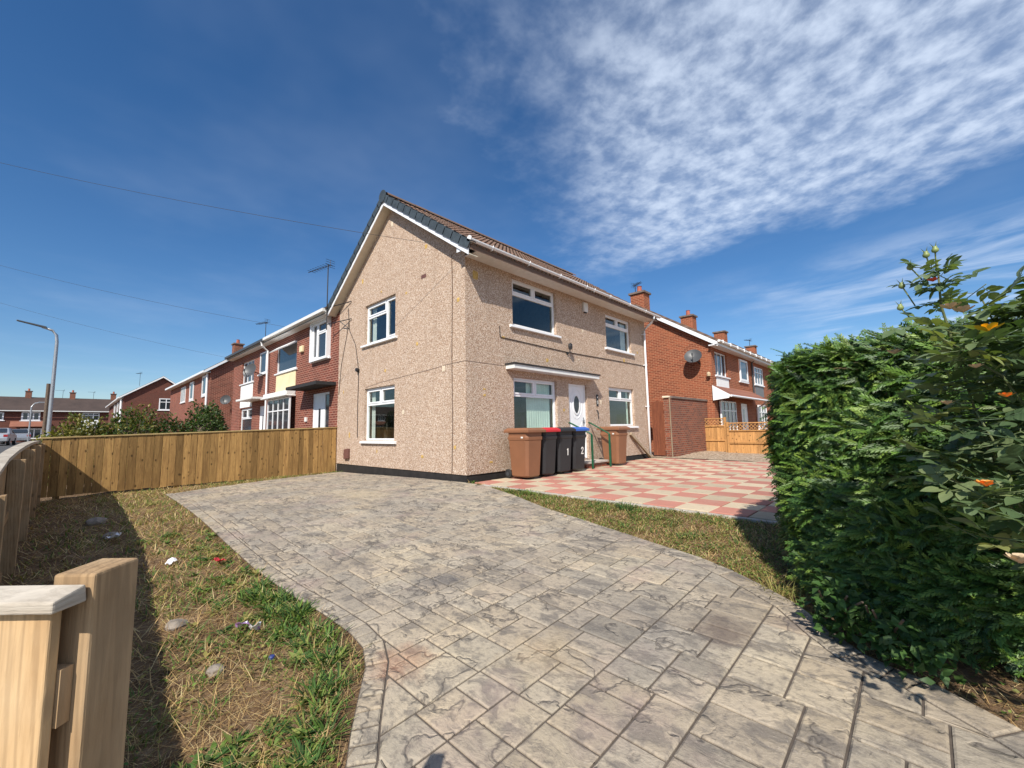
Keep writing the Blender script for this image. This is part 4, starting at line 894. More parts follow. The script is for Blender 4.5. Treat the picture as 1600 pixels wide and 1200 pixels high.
m.build('open_top_light', 'upvc', w)
m = MB(); pbox(m, NY, -11.7, -9.6, .004, .02, 2.66, 3.36); m.build('panel', 'cream_panel', nb)
m = MB(); pbox(m, NY, -12.2, -9.5, .0, .42, 2.40, 2.46); pbox(m, NY, -12.15, -9.55, .001, .34, 2.46, 2.62); m.build('bay_canopy', 'upvc_old', nb, bevel=.05)
window(nb, Plane('y', -.22), -11.95, -9.55, .78, 2.39, 'bay', inset=.0, room=False); m = MB(); pbox(m, NY, -11.95, -9.55, .002, .2, .0, .78); m.build('bay_base', 'brick_left', nb)
window(nb, NY, *holes[2], 'plain', room=False, inset=-.02); window(nb, NY, *holes[3], 'three', room=False); window(nb, NY, *holes[7], 'top2', room=False)
m = MB(); pbox(m, NY, -16.7, -14.8, .004, .02, 2.30, 3.36); m.build('panel', 'white_panel', nb)
for a, c, z1, hw in ((-8.0, -6.68, 2.36, .45), (-13.75, -13.0, 2.24, .7)):
    m = MB(); pbox(m, NY, a, a+.07, -.1, -.03, .05, z1); pbox(m, NY, c-.07, c, -.1, -.03, .05, z1); pbox(m, NY, a+.07, c-.07, -.1, -.031, z1-.07, z1); dw = (c-a-.14) if c-a < 1 else (c-a)*.62
    pbox(m, NY, a+.07, a+.07+dw, -.1, -.05, .06, z1-.071); d_ = m.build('door', 'upvc', nb)
    m = MB(); pbox(m, NY, a+.07+dw*.42, a+.07+dw*.6, -.05, -.044, .9, 1.85); m.build('door_pane', 'far_glass', d_)
    if c-a > 1: m = MB(); pbox(m, NY, a+.075+dw, c-.071, -.085, -.075, .06, z1-.072); m.build('side_pane', 'far_glass', d_)
m = MB(); pbox(m, NY, -8.75, -6.2, .0, .62, 2.52, 2.62); m.build('door_canopy', 'felt_black', nb); m = MB(); pbox(m, NY, -15.0, -12.7, .0, .6, 2.50, 2.58); m.build('door_canopy', 'upvc_old', nb)
m = MB(); m.tube([(-12.6, -.36, 4.86), (-12.6, -.33, 4.7), (-12.62, -.09, 4.5), (-12.62, -.08, .1)], .04, 8); m.build('downpipe', 'upvc', nb)
m = MB(); pbox(m, NY, -9.15, -8.87, .0, .09, 3.95, 4.18); m.build('alarm_box', 'cream_panel', nb, bevel=.02); m = MB(); pbox(m, NY, -8.55, -8.4, .0, .05, 1.45, 1.6); m.build('door_number', 'sticker', nb)
chimney(nb, -7.4, 3.0, 6.6, 7.75)
dish((-13.55, -.42, 3.72), (.5, -1, .35), 'grey satellite dish beside the white downpipe on the brick terrace', .33, (-13.2, .0, 3.55))
aerial((-17.6, 1.2, 5.7), 1.25, 'thin television aerial above the far half of the brick terrace', .25); aerial((-20.3, 4.2, 6.9), 1.2, 'television aerial on the brick terrace beyond its ridge', 2.1, .5)
aerial((-6.32, -.3, 4.25), 2.12, 'television aerial on brackets at the gable edge of the corner house', .18, 1.1)
m = MB(); m.tube([(-6.32, -.3, 4.95), (-5.26, -.02, 4.98)], .014, 6); m.tube([(-6.32, -.3, 4.42), (-5.23, -.02, 4.44)], .014, 6); m.tube([(-5.7, -.16, 4.42), (-5.4, -.02, 4.18)], .012, 6); m.build('aerial_bracket', 'black_metal', house)
# --- next brick terrace, gable towards us
def gabled(name, label, xf, x1, y0, y1, ze, mat, roofm_, rid=None, gable_dir='x', group=None):
    """ridge along x, near gable at x = xf"""
    r_ = empty(name, ((xf+x1)/2, (y0+y1)/2, H(xf, 0)), label, 'house', group); ym = (y0+y1)/2; rz2 = ze+.70*(y1-y0)/2
    m = MB(); zb = -.4
    m.poly([(xf, y0, zb), (xf, y1, zb), (xf, y1, ze), (xf, ym, rz2), (xf, y0, ze)]); m.poly([(x1, y0, zb), (xf, y0, zb), (xf, y0, ze), (x1, y0, ze)]); m.poly([(x1, y1, zb), (xf, y1, zb), (xf, y1, ze), (x1, y1, ze)])
    m.build('wall', mat, r_)
    m = MB(); o = .3
    for s, ye in ((0, y0-o), (1, y1+o)):
        zz = ze-.70*o+.1; m.hexa([(x1, ye, zz), (xf+.2, ye, zz), (xf+.2, ym, rz2+.1), (x1, ym, rz2+.1), (x1, ye, zz+.09), (xf+.2, ye, zz+.09), (xf+.2, ym, rz2+.19), (x1, ym, rz2+.19)])
    rf = m.build('roof', roofm_, r_)
    for ye in (y0-o, y1+o):
        zz = ze-.70*o+.1; m = MB(); m.hexa([(xf+.2, ye, zz-.09), (xf+.23, ye, zz-.09), (xf+.23, ym, rz2+.01), (xf+.2, ym, rz2+.01), (xf+.2, ye, zz+.06), (xf+.23, ye, zz+.06), (xf+.23, ym, rz2+.16), (xf+.2, ym, rz2+.16)]); m.build('barge_board', 'upvc', rf)
    m = MB(); m.box(x1, xf+.15, y0-o-.09, y0-o, ze-.2, ze-.08); m.build('gutter', 'upvc', rf); m = MB(); m.box(x1, xf+.15, y0-o, y0, ze-.17, ze-.14); m.build('eaves_soffit', 'upvc_old', rf)
    return r_, rf
b2, b2r = gabled('brick_terrace', 'second brick terrace with white gutter pipe, beyond a gap and above the shrubs', -24.0, -38., .1, 6.2, 5.0, 'brick_left', 'roof_far')
B2 = Plane('y', .1)
for a, c, z0, z1 in ((-25.7, -24.5, 3.5, 4.75), (-29.6, -28.4, 3.45, 4.7)): window(b2, B2, a, c, z0, z1, 'plain', inset=-.08, room=False, fwid=.12)
window(b2, B2, -33., -31.4, 3.5, 4.6, 'three', inset=-.05, room=False); m = MB(); m.tube([(-24.2, .0, 4.8), (-24.15, .02, .1)], .06, 8); m.build('downpipe', 'upvc', b2); chimney(b2, -31., 3.1, 6.6, 8.0)
dish((-23.55, .9, 3.15), (1, -.8, .3), 'dark satellite dish on the shaded gable of the second brick terrace', .3, (-24., 1.1, 3.05))
b3, b3r = gabled('brick_gable_house', 'brick gable-ended house with a white window, above the shrubs in the distance', -50., -70., -2.0, 3.9, 5.05, 'brick_far', 'roof_far')
BX = Plane('x', -50.); window(b3, BX, .75, 2.4, 3.75, 4.95, 'bay', inset=-.05, room=False, fwid=.09)
B3 = Plane('y', -2.0)
for a, c in ((-52.5, -51.2), (-56., -54.5), (-60., -58.5)): window(b3, B3, a, c, 3.3, 4.7, 'plain', inset=-.1, room=False, fwid=.15)
m = MB(); m.tube([(-50.3, -2.12, 4.8), (-50.3, -2.1, .3)], .09, 8); m.build('downpipe', 'upvc', b3); chimney(b3, -52.2, 4.6, 5.8, 7.9)
dish((-49.5, 3.6, 5.0), (1, -.5, .3), 'small satellite dish on the right corner of the distant gable-ended house', .38, (-50, 3.7, 4.9)); aerial((-58., -.2, 6.9), 1.5, 'television aerial over the distant gable-ended house', .4, .8)
# --- far terrace across the end of the street
ft = empty('far_terrace', (-83., -30, .6), 'long brown-roofed terrace of brick houses across the end of the street', 'house')
FT = Plane('x', -80.); m = MB(); m.poly([(-80, -70, -.2), (-80, 6, -.2), (-80, 6, 4.85), (-80, -70, 4.85)]); m.build('wall', 'brick_far', ft)
m = MB(); m.hexa([(-79.6, -70, 4.72), (-79.6, 6, 4.72), (-83.4, 6, 6.75), (-83.4, -70, 6.75), (-79.6, -70, 4.82), (-79.6, 6, 4.82), (-83.4, 6, 6.87), (-83.4, -70, 6.87)]); m.hexa([(-87.2, -70, 4.72), (-87.2, 6, 4.72), (-83.4, 6, 6.75), (-83.4, -70, 6.75), (-87.2, -70, 4.82), (-87.2, 6, 4.82), (-83.4, 6, 6.87), (-83.4, -70, 6.87)]); ftr = m.build('roof', 'roof_far', ft)
for k in range(9):
    y0 = -3.4-5.6*k
    if k % 2 == 0:
        window(ft, FT, y0-.9, y0+.9, 3.45, 4.6, 'bay', inset=-.06, room=False, fwid=.12); window(ft, FT, y0+2.0, y0+3.1, 3.5, 4.55, 'three', inset=-.06, room=False, fwid=.14)
        window(ft, FT, y0-1., y0+1., 1.2, 2.6, 'bay', inset=-.06, room=False, fwid=.14); m = MB(); m.box(-80+.004, -79.9, y0-.95, y0+.95, 2.7, 3.36); m.build('panel', 'white_panel', ft)
    else:
        window(ft, FT, y0-1., y0+.7, 3.45, 4.65, 'three', inset=-.06, room=False, fwid=.16); window(ft, FT, y0-1., y0+1., 1.0, 2.4, 'three', inset=-.3, room=False, fwid=.14)
        m = MB(); m.hexa([(-80, y0-1.9, 3.3), (-80, y0+1.6, 3.3), (-79.0, y0+1.6, 2.6), (-79.0, y0-1.9, 2.6), (-80, y0-1.9, 3.4), (-80, y0+1.6, 3.4), (-79.0, y0+1.6, 2.7), (-79.0, y0-1.9, 2.7)]); m.build('porch_roof', 'roof_porch', ft)
for y0 in (-5.4, -9.7, -1.0, -16.5, -24): chimney(ft, -83.4, y0, 6.3, 7.65, pots=1)
m = MB(); m.box(-79.5, -79.38, -70, 6, 4.7, 4.82); m.build('gutter', 'upvc_old', ftr)
aerial((-83.4, -6.4, 6.8), 1.2, 'television aerial on the far terrace beside the middle chimney', 1.2, .9); aerial((-83.4, -3.2, 6.8), 1.1, 'bent television aerial on the far terrace roof', 2., .7)
# --- right-hand brick house and its row
rb = empty('brick_side_house', (-2, 18, -.1), 'red brick house with satellite dish on its gable, behind the patio', 'house')
RXF = .95; RP = Plane('x', RXF); RG = Plane('y', 12.3); m = MB()
rholes = [(12.75, 14.35, 3.14, 4.16), (16.05, 17.3, 3.12, 4.16), (18.7, 20.36, 3.14, 4.05), (12.75, 14.8, .7, 2.06), (16.0, 17.1, .0, 2.05), (18.7, 20.3, .8, 2.05)]
wall_holes(m, RP, 12.3, 24.4, -.3, 4.5, rholes, .08); m.poly([(RXF, 12.3, -.3), (-5.3, 12.3, -.3), (-5.3, 12.3, 4.5), (-2.15, 12.3, 6.5), (RXF, 12.3, 4.5)]); m.build('wall', 'brick_right', rb)
m = MB(); sl_ = (6.72-4.42)/(1.30+2.15)
for xe, s in ((1.32, 1), (-5.6, -1)): m.hexa([(-2.15, 12.1, 6.62), (xe, 12.1, 4.40), (xe, 24.6, 4.40), (-2.15, 24.6, 6.62), (-2.15, 12.1, 6.72), (xe, 12.1, 4.50), (xe, 24.6, 4.50), (-2.15, 24.6, 6.72)])
rbr = m.build('roof', 'roof_right', rb)
m = MB(); m.hexa([(-2.15, 12.08, 6.42), (1.3, 12.08, 4.22), (1.3, 12.11, 4.22), (-2.15, 12.11, 6.42), (-2.15, 12.08, 6.60), (1.3, 12.08, 4.40), (1.3, 12.11, 4.40), (-2.15, 12.11, 6.60)]); m.build('barge_board', 'upvc', rbr)
m = MB(); m.box(RXF, 1.30, 12.08, 24.5, 4.27, 4.31); m.build('eaves_soffit', 'upvc', rbr); m = MB(); m.box(1.28, 1.31, 12.11, 24.5, 4.26, 4.41); m.build('fascia', 'upvc_old', rbr)
m = MB(); m.tube([(1.37, 12.05, 4.42), (1.37, 24.6, 4.42)], .055, 8); rg = m.build('gutter', 'upvc_old', rbr)
for k in range(12): m = MB(); m.box(1.31, 1.44, 12.4+k, 12.43+k, 4.36, 4.49); m.build('gutter_bracket', 'upvc', rg)
window(rb, RP, *rholes[0], 'three', room=False); m = MB(); pbox(m, RP, 12.75, 14.35, .003, .02, 2.66, 3.04); m.build('panel', 'white_panel', rb)
w = window(rb, RP, *rholes[1], 'plain', inset=-.08, room=False, fwid=.1); window(rb, RP, *rholes[2], 'bay', room=False, inset=-.03); m = MB(); pbox(m, RP, 18.7, 20.36, .003, .02, 2.5, 3.05); m.build('panel', 'grey_panel', rb)
window(rb, Plane('x', RXF+.12), *rholes[3], 'bay', inset=0, room=False); window(rb, RP, *rholes[5], 'bay', inset=-.1, room=False)
m = MB(); pbox(m, RP, 16.0, 17.1, -.08, -.03, 0, 2.05); d_ = m.build('door', 'upvc', rb); m = MB(); pbox(m, RP, 16.35, 16.6, -.03, -.024, .9, 1.8); m.build('door_pane', 'far_glass', d_)
m = MB(); m.hexa([(RXF, 12.2, 2.30), (RXF+.62, 12.2, 2.16), (RXF+.62, 18.2, 2.16), (RXF, 18.2, 2.30), (RXF, 12.2, 2.68), (RXF+.66, 12.2, 2.24), (RXF+.66, 18.2, 2.24), (RXF, 18.2, 2.68)]); po = m.build('porch_roof', 'roof_porch', rb)
m = MB(); m.poly([(RXF, 12.195, 2.05), (RXF+.6, 12.195, 2.12), (RXF+.66, 12.195, 2.24), (RXF, 12.195, 2.67)]); m.build('porch_cheek', 'white_panel', po, fix=False); m = MB(); m.tube([(RXF+.68, 12.2, 2.2), (RXF+.68, 18.25, 2.2), (RXF+.3, 18.5, 2.0), (RXF+.08, 18.5, 1.9), (RXF+.08, 18.5, .0)], .045, 8); m.build('porch_gutter', 'upvc', po)
m = MB(); m.tube([(1.35, 18.2, 4.4), (RXF+.06, 18.2, 4.2), (RXF+.06, 18.2, 2.6)], .04, 8); m.build('downpipe', 'lamp_dark', rb)
m = MB(); m.lathe([(0, 0), (.07, .0), (.08, .1), (.05, .16), (0, .18)], (.85, 12.18, 3.05), 'z', 8); m.build('wall_lamp', 'petal_dead', rb)
chimney(rb, -2.15, 12.62, 6.2, 7.25, 'brick_right', 1); chimney(rb, -2.15, 18.6, 6.2, 7.25, 'brick_right', 1); chimney(rb, -2.15, 24.2, 6.2, 7.2, 'brick_right', 0)
aerial((-2.4, 12.7, 7.3), .55, 'small television aerial on the nearest right-hand chimney', 2.6, .5); aerial((-2.2, 31.5, 7.2), .6, 'television aerial on the farthest right-hand chimney', 1., .5)
dish((.36, 11.98, 3.86), (.2, -.85, .5), 'large grey satellite dish high on the right brick gable', .34, (.5, 12.3, 3.6))
r2 = empty('brick_row_house', (-2, 32, -.1), 'farther brick house with white-edged gable peeping over the hedge', 'house')
m = MB(); m.poly([(1.0, 26.6, -.3), (-5.3, 26.6, -.3), (-5.3, 26.6, 4.5), (-2.15, 26.6, 6.6), (1., 26.6, 4.5)]); m.poly([(1, 26.6, -.3), (1, 44, -.3), (1, 44, 4.5), (1, 26.6, 4.5)]); m.build('wall', 'brick_right', r2)
m = MB(); m.hexa([(-2.15, 26.4, 6.75), (1.4, 26.4, 4.42), (1.4, 44, 4.42), (-2.15, 44, 6.75), (-2.15, 26.4, 6.85), (1.4, 26.4, 4.52), (1.4, 44, 4.52), (-2.15, 44, 6.85)]); q2 = m.build('roof', 'roof_right', r2)
m = MB(); m.hexa([(-2.15, 26.36, 6.55), (1.4, 26.36, 4.22), (1.4, 26.4, 4.22), (-2.15, 26.4, 6.55), (-2.15, 26.36, 6.75), (1.4, 26.36, 4.42), (1.4, 26.4, 4.42), (-2.15, 26.4, 6.75)]); m.build('barge_board', 'upvc', q2); chimney(r2, -2.15, 31.6, 6.3, 7.2, 'brick_right', 0)
window(r2, Plane('x', 1.), 28., 29.6, 3.2, 4.2, 'three', inset=-.03, room=False)
# --- garden wall, side gate, lattice fences
gw = empty('garden_wall', (.6, 10.4, 0), 'old brick garden wall with stone coping beside the brown gate', 'wall')
m = MB(); m.box(.45, .67, 8.62, 12.29, -.2, 2.02); m.build('brickwork', 'brick_old', gw); m = MB(); m.box(.41, .71, 8.75, 12.28, 2.021, 2.10); m.build('coping', 'chim_cap', gw, bevel=.01)
m = MB(); m.box(.42, .66, 8.56, 8.74, 2.03, 2.10); m.build('pier_cap', 'patch_pale', gw, bevel=.02)
m = MB(); m.box(.672, .70, 8.56, 8.6, -.1, 2.02); m.build('end_batten', 'wood_plank', gw)
ga = empty('side_gate', (.2, 8.55, 0), 'reddish-brown arched timber gate between corner house and brick wall', 'gate')
for k in range(5):
    a = .03+k*.085; m = MB(); zt = 1.86+.09*math.sin(math.pi*(k+.5)/5); m.box(a, a+.082, 8.55, 8.575, .05, zt); m.build('board', 'wood_gate', ga)
for z in (.3, 1.5): m = MB(); m.box(.03, .45, 8.576, 8.62, z, z+.1); m.build('ledge', 'wood_gate', ga)
def lattice_panel(x0, x1, y, z0, z1, label):
    f = empty('lattice_fence_panel', ((x0+x1)/2, y, z0), label, 'fence', 'orange lattice-topped fence panels'); n = int((x1-x0)/.1); zl = z1-.27
    for k in range(n): a = x0+(x1-x0)*k/n; m = MB(); m.box(a, a+(x1-x0)/n-.004, y+R.uniform(0, .006), y+.02, z0+R.uniform(0, .03), zl-.02); m.build('board', 'wood_orange', f)
    for z in (z0+.42, zl-.06): m = MB(); m.box(x0, x1, y-.035, y-.002, z, z+.05); m.build('rail', 'wood_orange', f)
    m = MB(); m.box(x0, x1, y-.02, y+.025, z1-.035, z1); m.build('top_rail', 'wood_orange', f)
    for x in (x0, x1): m = MB(); m.box(x-.04, x+.04, y-.03, y+.05, z0-.2, z1+.03); m.build('post', 'wood_orange', f)
    hl = z1-.035-zl; k = 0
    for s in (1, -1):
        a = x0-hl
        while a < x1:
            p0, p1 = (a, zl), (a+hl, zl+hl)
            if p0[0] < x0: p0 = (x0, zl+x0-a)
            if p1[0] > x1: p1 = (x1, zl+x1-a)
            if p1[0]-p0[0] > .04:
                zz = (lambda z: z) if s > 0 else (lambda z: 2*zl+hl-z); yy = y if s > 0 else y+.011; m = MB(); w = .014
                m.hexa([(p0[0]-w, yy, zz(p0[1])), (p0[0]+w, yy, zz(p0[1])), (p0[0]+w, yy+.01, zz(p0[1])), (p0[0]-w, yy+.01, zz(p0[1])), (p1[0]-w, yy, zz(p1[1])), (p1[0]+w, yy, zz(p1[1])), (p1[0]+w, yy+.01, zz(p1[1])), (p1[0]-w, yy+.01, zz(p1[1]))]); m.build('lattice_slat', 'wood_orange', f)
            a += .125
lattice_panel(-.15, 1.42, 11.9, .02, 1.33, 'lattice-topped orange fence panel next to the old brick wall'); lattice_panel(1.52, 3.1, 11.85, -.08, 1.14, 'lower lattice-topped orange fence panel running behind the hedge'); 

# ------------------------------------------------------------------ street furniture, cars, wires
sl1 = empty('street_lamp', (-21.3, -6.24, H(-21.3, -6)), 'tall grey street lamp with flat dark head beyond the timber fence', 'street lamp', 'street lamps')
m = MB(); m.tube([(-21.3, -6.24, -.2), (-21.3, -6.24, 1.2), (-21.3, -6.25, 5.4), (-21.3, -6.28, 5.72), (-21.28, -6.42, 5.92), (-21.25, -6.75, 6.02)], [.085, .075, .06, .055, .05, .045], 10); m.build('column', 'steel_grey', sl1, smooth=True)
m = MB(); m.hexa([(-21.32, -6.6, 5.97), (-21.18, -6.6, 5.97), (-21.15, -7.5, 6.17), (-21.33, -7.5, 6.17), (-21.3, -6.6, 6.06), (-21.2, -6.6, 6.06), (-21.17, -7.5, 6.22), (-21.31, -7.5, 6.22)]); m.build('lamp_head', 'lamp_dark', sl1, bevel=.02)
sl2 = empty('street_lamp', (-53.2, -8.1, .3), 'thin distant street lamp in front of the far terrace', 'street lamp', 'street lamps')
m = MB(); m.tube([(-53.2, -8.1, .2), (-53.2, -8.1, 4.0), (-53.2, -7.9, 4.35), (-53.2, -7.4, 4.45)], .06, 8); m.build('column', 'steel_grey', sl2); m = MB(); m.box(-53.3, -53.1, -7.7, -7.0, 4.42, 4.5); m.build('lamp_head', 'steel_grey', sl2)
sl3 = empty('street_lamp', (9.6, 16.3, -.1), 'pale street lamp head showing over the rose bush', 'street lamp', 'street lamps')
m = MB(); m.tube([(9.5, 16.3, -.2), (9.5, 16.3, 4.75), (9.55, 16.3, 4.95), (9.8, 16.3, 5.02)], .06, 8); m.build('column', 'steel_grey', sl3); m = MB(); m.box(9.65, 10.5, 16.2, 16.4, 4.98, 5.09); m.build('lamp_head', 'upvc_old', sl3)
m = MB(); m.tube([(-23.3, -6.42, .0), (-23.3, -6.42, 3.66)], .075, 8); tag(m.build('wooden_pole', 'bark'), 'short dark wooden pole right behind the tall street lamp', 'pole')
def wire(a, b_, sag, label):
    m = MB(); a, b_ = Vector(a), Vector(b_); m.tube([a.lerp(b_, t/16)-Vector((0, 0, sag*4*(t/16)*(1-t/16))) for t in range(17)], .0045, 5); tag(m.build('overhead_wire', 'cable_black'), label, 'wire', 'overhead telephone wires')
wire((-0.180, -0.300, 4.980), (-13.748, -10.763, 9.693), 0.25, 'highest overhead wire, ending at the pebble-dashed gable')
wire((-9.900, -0.350, 5.000), (-23.880, -11.792, 9.851), 0.3, 'middle overhead wire, ending at the brick terrace eaves')
wire((-19.500, 0.300, 5.100), (-28.413, -12.733, 9.472), 0.3, 'lowest overhead wire, ending beyond the brick terrace')
def car(loc, rz, mat, label):
    c = empty('parked_car', loc, label, 'car', 'cars parked along the street', rz); Lc, Wc = 4.1, 1.72
    side = [(-2.05, .35), (-2.02, .72), (-1.85, .88), (-1.0, .98), (-.35, 1.42), (.9, 1.46), (1.65, 1.02), (1.98, .9), (2.05, .6), (2.03, .32)]
    m = MB(); n = len(side); V = []
    for s in (-1, 1):
        for x, z in side: V.append((x, s*(Wc/2-(.14 if z > 1.2 else 0)), z))
    m.add(V, [tuple(range(n))[::-1], tuple(range(n, 2*n))]+[(i, (i+1) % n, n+(i+1) % n, n+i) for i in range(n)]); m.build('body', mat, c, bevel=.06, local=True)
    m = MB(); m.add([(-.98, -.7, 1.0), (-.98, .7, 1.0), (-.42, .62, 1.37), (-.42, -.62, 1.37)], [(0, 1, 2, 3)]); m.v = [(x-.03, y, z+.03) for x, y, z in m.v]; m.build('windscreen', 'far_glass', c, local=True, fix=False)
    m = MB(); m.add([(1.6, -.7, 1.06), (1.6, .7, 1.06), (1.0, .62, 1.40), (1.0, -.62, 1.40)], [(0, 1, 2, 3)]); m.v = [(x+.04, y, z+.03) for x, y, z in m.v]; m.build('rear_window', 'far_glass', c, local=True, fix=False)
    for s in (-1, 1):
        m = MB(); m.add([(-.8, s*.87, 1.0), (1.3, s*.87, 1.02), (.85, s*.735, 1.38), (-.3, s*.735, 1.38)], [(0, 1, 2, 3)]); m.build('side_window', 'far_glass', c, local=True, fix=False)
        m = MB(); m.box(1.9, 2.06, s*.72-.12, s*.72+.12, .72, .9); m.build('tail_light', 'tail_red', c, local=True); m = MB(); m.box(-2.06, -1.88, s*.66-.16, s*.66+.16, .62, .78); m.build('headlight', 'head_glass', c, local=True)
        for x in (-1.28, 1.28):
            m = MB(); m.lathe([(0, -.1), (.2, -.1), (.31, -.08), (.31, .08), (.2, .1), (0, .1)], (x, s*.8, .31), 'y', 16); w_ = m.build('wheel', 'rubber', c, local=True); m = MB(); m.lathe([(0, -.105), (.19, -.105), (.19, .105), (0, .105)], (x, s*.8, .31), 'y', 12); m.build('rim', 'steel_grey', w_, local=True)
    return c
car((-50.5, -9.75, H(-50.5, -8)-.12), rad(-4), 'car_grey', 'nearer pale grey parked car at the far left edge'); car((-58.5, -9.15, H(-58, -8)-.12), rad(6), 'car_silver', 'silver-blue parked car in front of the far terrace, second from the edge')

# ------------------------------------------------------------------ vegetation
def pick(cols, n, jit=.18):
    c = np.array(cols)[NP.integers(0, len(cols), n)]; return np.clip(c*(1+NP.uniform(-jit, jit, (n, 1))), 0, 1)
def inside(poly, X, Y):
    r_ = np.zeros(len(X), bool); n = len(poly)
    for i in range(n):
        (x0, y0), (x1, y1) = poly[i], poly[(i+1) % n]
        c = ((y0 > Y) != (y1 > Y)) & (X < (x1-x0)*(Y-y0)/((y1-y0) if abs(y1-y0) > 1e-9 else 1e-9)+x0); r_ ^= c
    return r_
vH = np.vectorize(lambda x, y: gz(x, y))
def blades(P0, az, length, width, lean, cols, bend=.5):
    """curved blades: 3 segments, 5 triangles each"""
    n = len(P0); d = np.stack([np.cos(az), np.sin(az), np.zeros(n)], 1); s = np.stack([-np.sin(az), np.cos(az), np.zeros(n)], 1)
    up = np.array([0, 0, 1.]); V = np.zeros((n, 7, 3)); ts = (0, .4, .75, 1.)
    for k, t in enumerate(ts):
        out = length[:, None]*(np.sin(lean)[:, None]*t+bend*t*t*.5*np.sin(lean)[:, None]); hh = length[:, None]*(np.cos(lean)[:, None]*t*(1-.35*bend*t))
        c = P0+d*out+up*hh; w = width[:, None]*(1, .9, .55, 0)[k]
        if k < 3: V[:, 2*k] = c-s*w/2; V[:, 2*k+1] = c+s*w/2
        else: V[:, 6] = c
    T = np.array([(0, 1, 3), (0, 3, 2), (2, 3, 5), (2, 5, 4), (4, 5, 6)]); TT = (T[None]+7*np.arange(n)[:, None, None]).reshape(-1, 3)
    return V.reshape(-1, 3), TT, np.repeat(cols, 7, 0)
def leaves(P0, axis, normal, length, width, cols, fold=.15):
    """pointed oval leaves: 6 triangles with a folded midrib"""
    n = len(P0); a = axis/np.linalg.norm(axis, axis=1, keepdims=True); b_ = np.cross(normal, a); b_ /= np.linalg.norm(b_, axis=1, keepdims=True)+1e-9; c = np.cross(a, b_)
    V = np.zeros((n, 6, 3)); Lh, Wd = length[:, None], width[:, None]
    V[:, 0] = P0; V[:, 1] = P0+a*Lh*.45+b_*Wd*.5+c*Wd*fold; V[:, 2] = P0+a*Lh*.45-b_*Wd*.5+c*Wd*fold; V[:, 3] = P0+a*Lh-c*Lh*.12; V[:, 4] = P0+a*Lh*.5; V[:, 5] = P0+a*Lh*.78-c*Lh*.04
    T = np.array([(0, 1, 4), (0, 4, 2), (1, 5, 4), (4, 5, 2), (1, 3, 5), (5, 3, 2)]); return V.reshape(-1, 3), (T[None]+6*np.arange(n)[:, None, None]).reshape(-1, 3), np.repeat(cols, 6, 0)
def join(parts):
    V, T, C_ = [], [], []; k = 0
    for v, t, c in parts: V.append(v); T.append(t+k); C_.append(c); k += len(v)
    return np.concatenate(V), np.concatenate(T), np.concatenate(C_)
DRY = [(.58, .41, .19), (.48, .32, .14), (.32, .195, .085), (.66, .52, .28), (.24, .145, .07), (.17, .10, .05)]; GRN = [(.10, .18, .035), (.14, .22, .04), (.07, .135, .03), (.20, .245, .06)]; OLV = [(.26, .23, .07), (.20, .20, .06), (.32, .27, .09)]; DKG = [(.05, .11, .028), (.07, .14, .036), (.04, .085, .024)]
def sample(poly, n, dens=None):
    P_ = np.array(poly); X = NP.uniform(P_[:, 0].min(), P_[:, 0].max(), n*3); Y = NP.uniform(P_[:, 1].min(), P_[:, 1].max(), n*3); k = inside(poly, X, Y); X, Y = X[k], Y[k]
    if dens is not None: k = NP.uniform(0, 1, len(X)) < dens(X, Y); X, Y = X[k], Y[k]
    return X[:n], Y[:n]
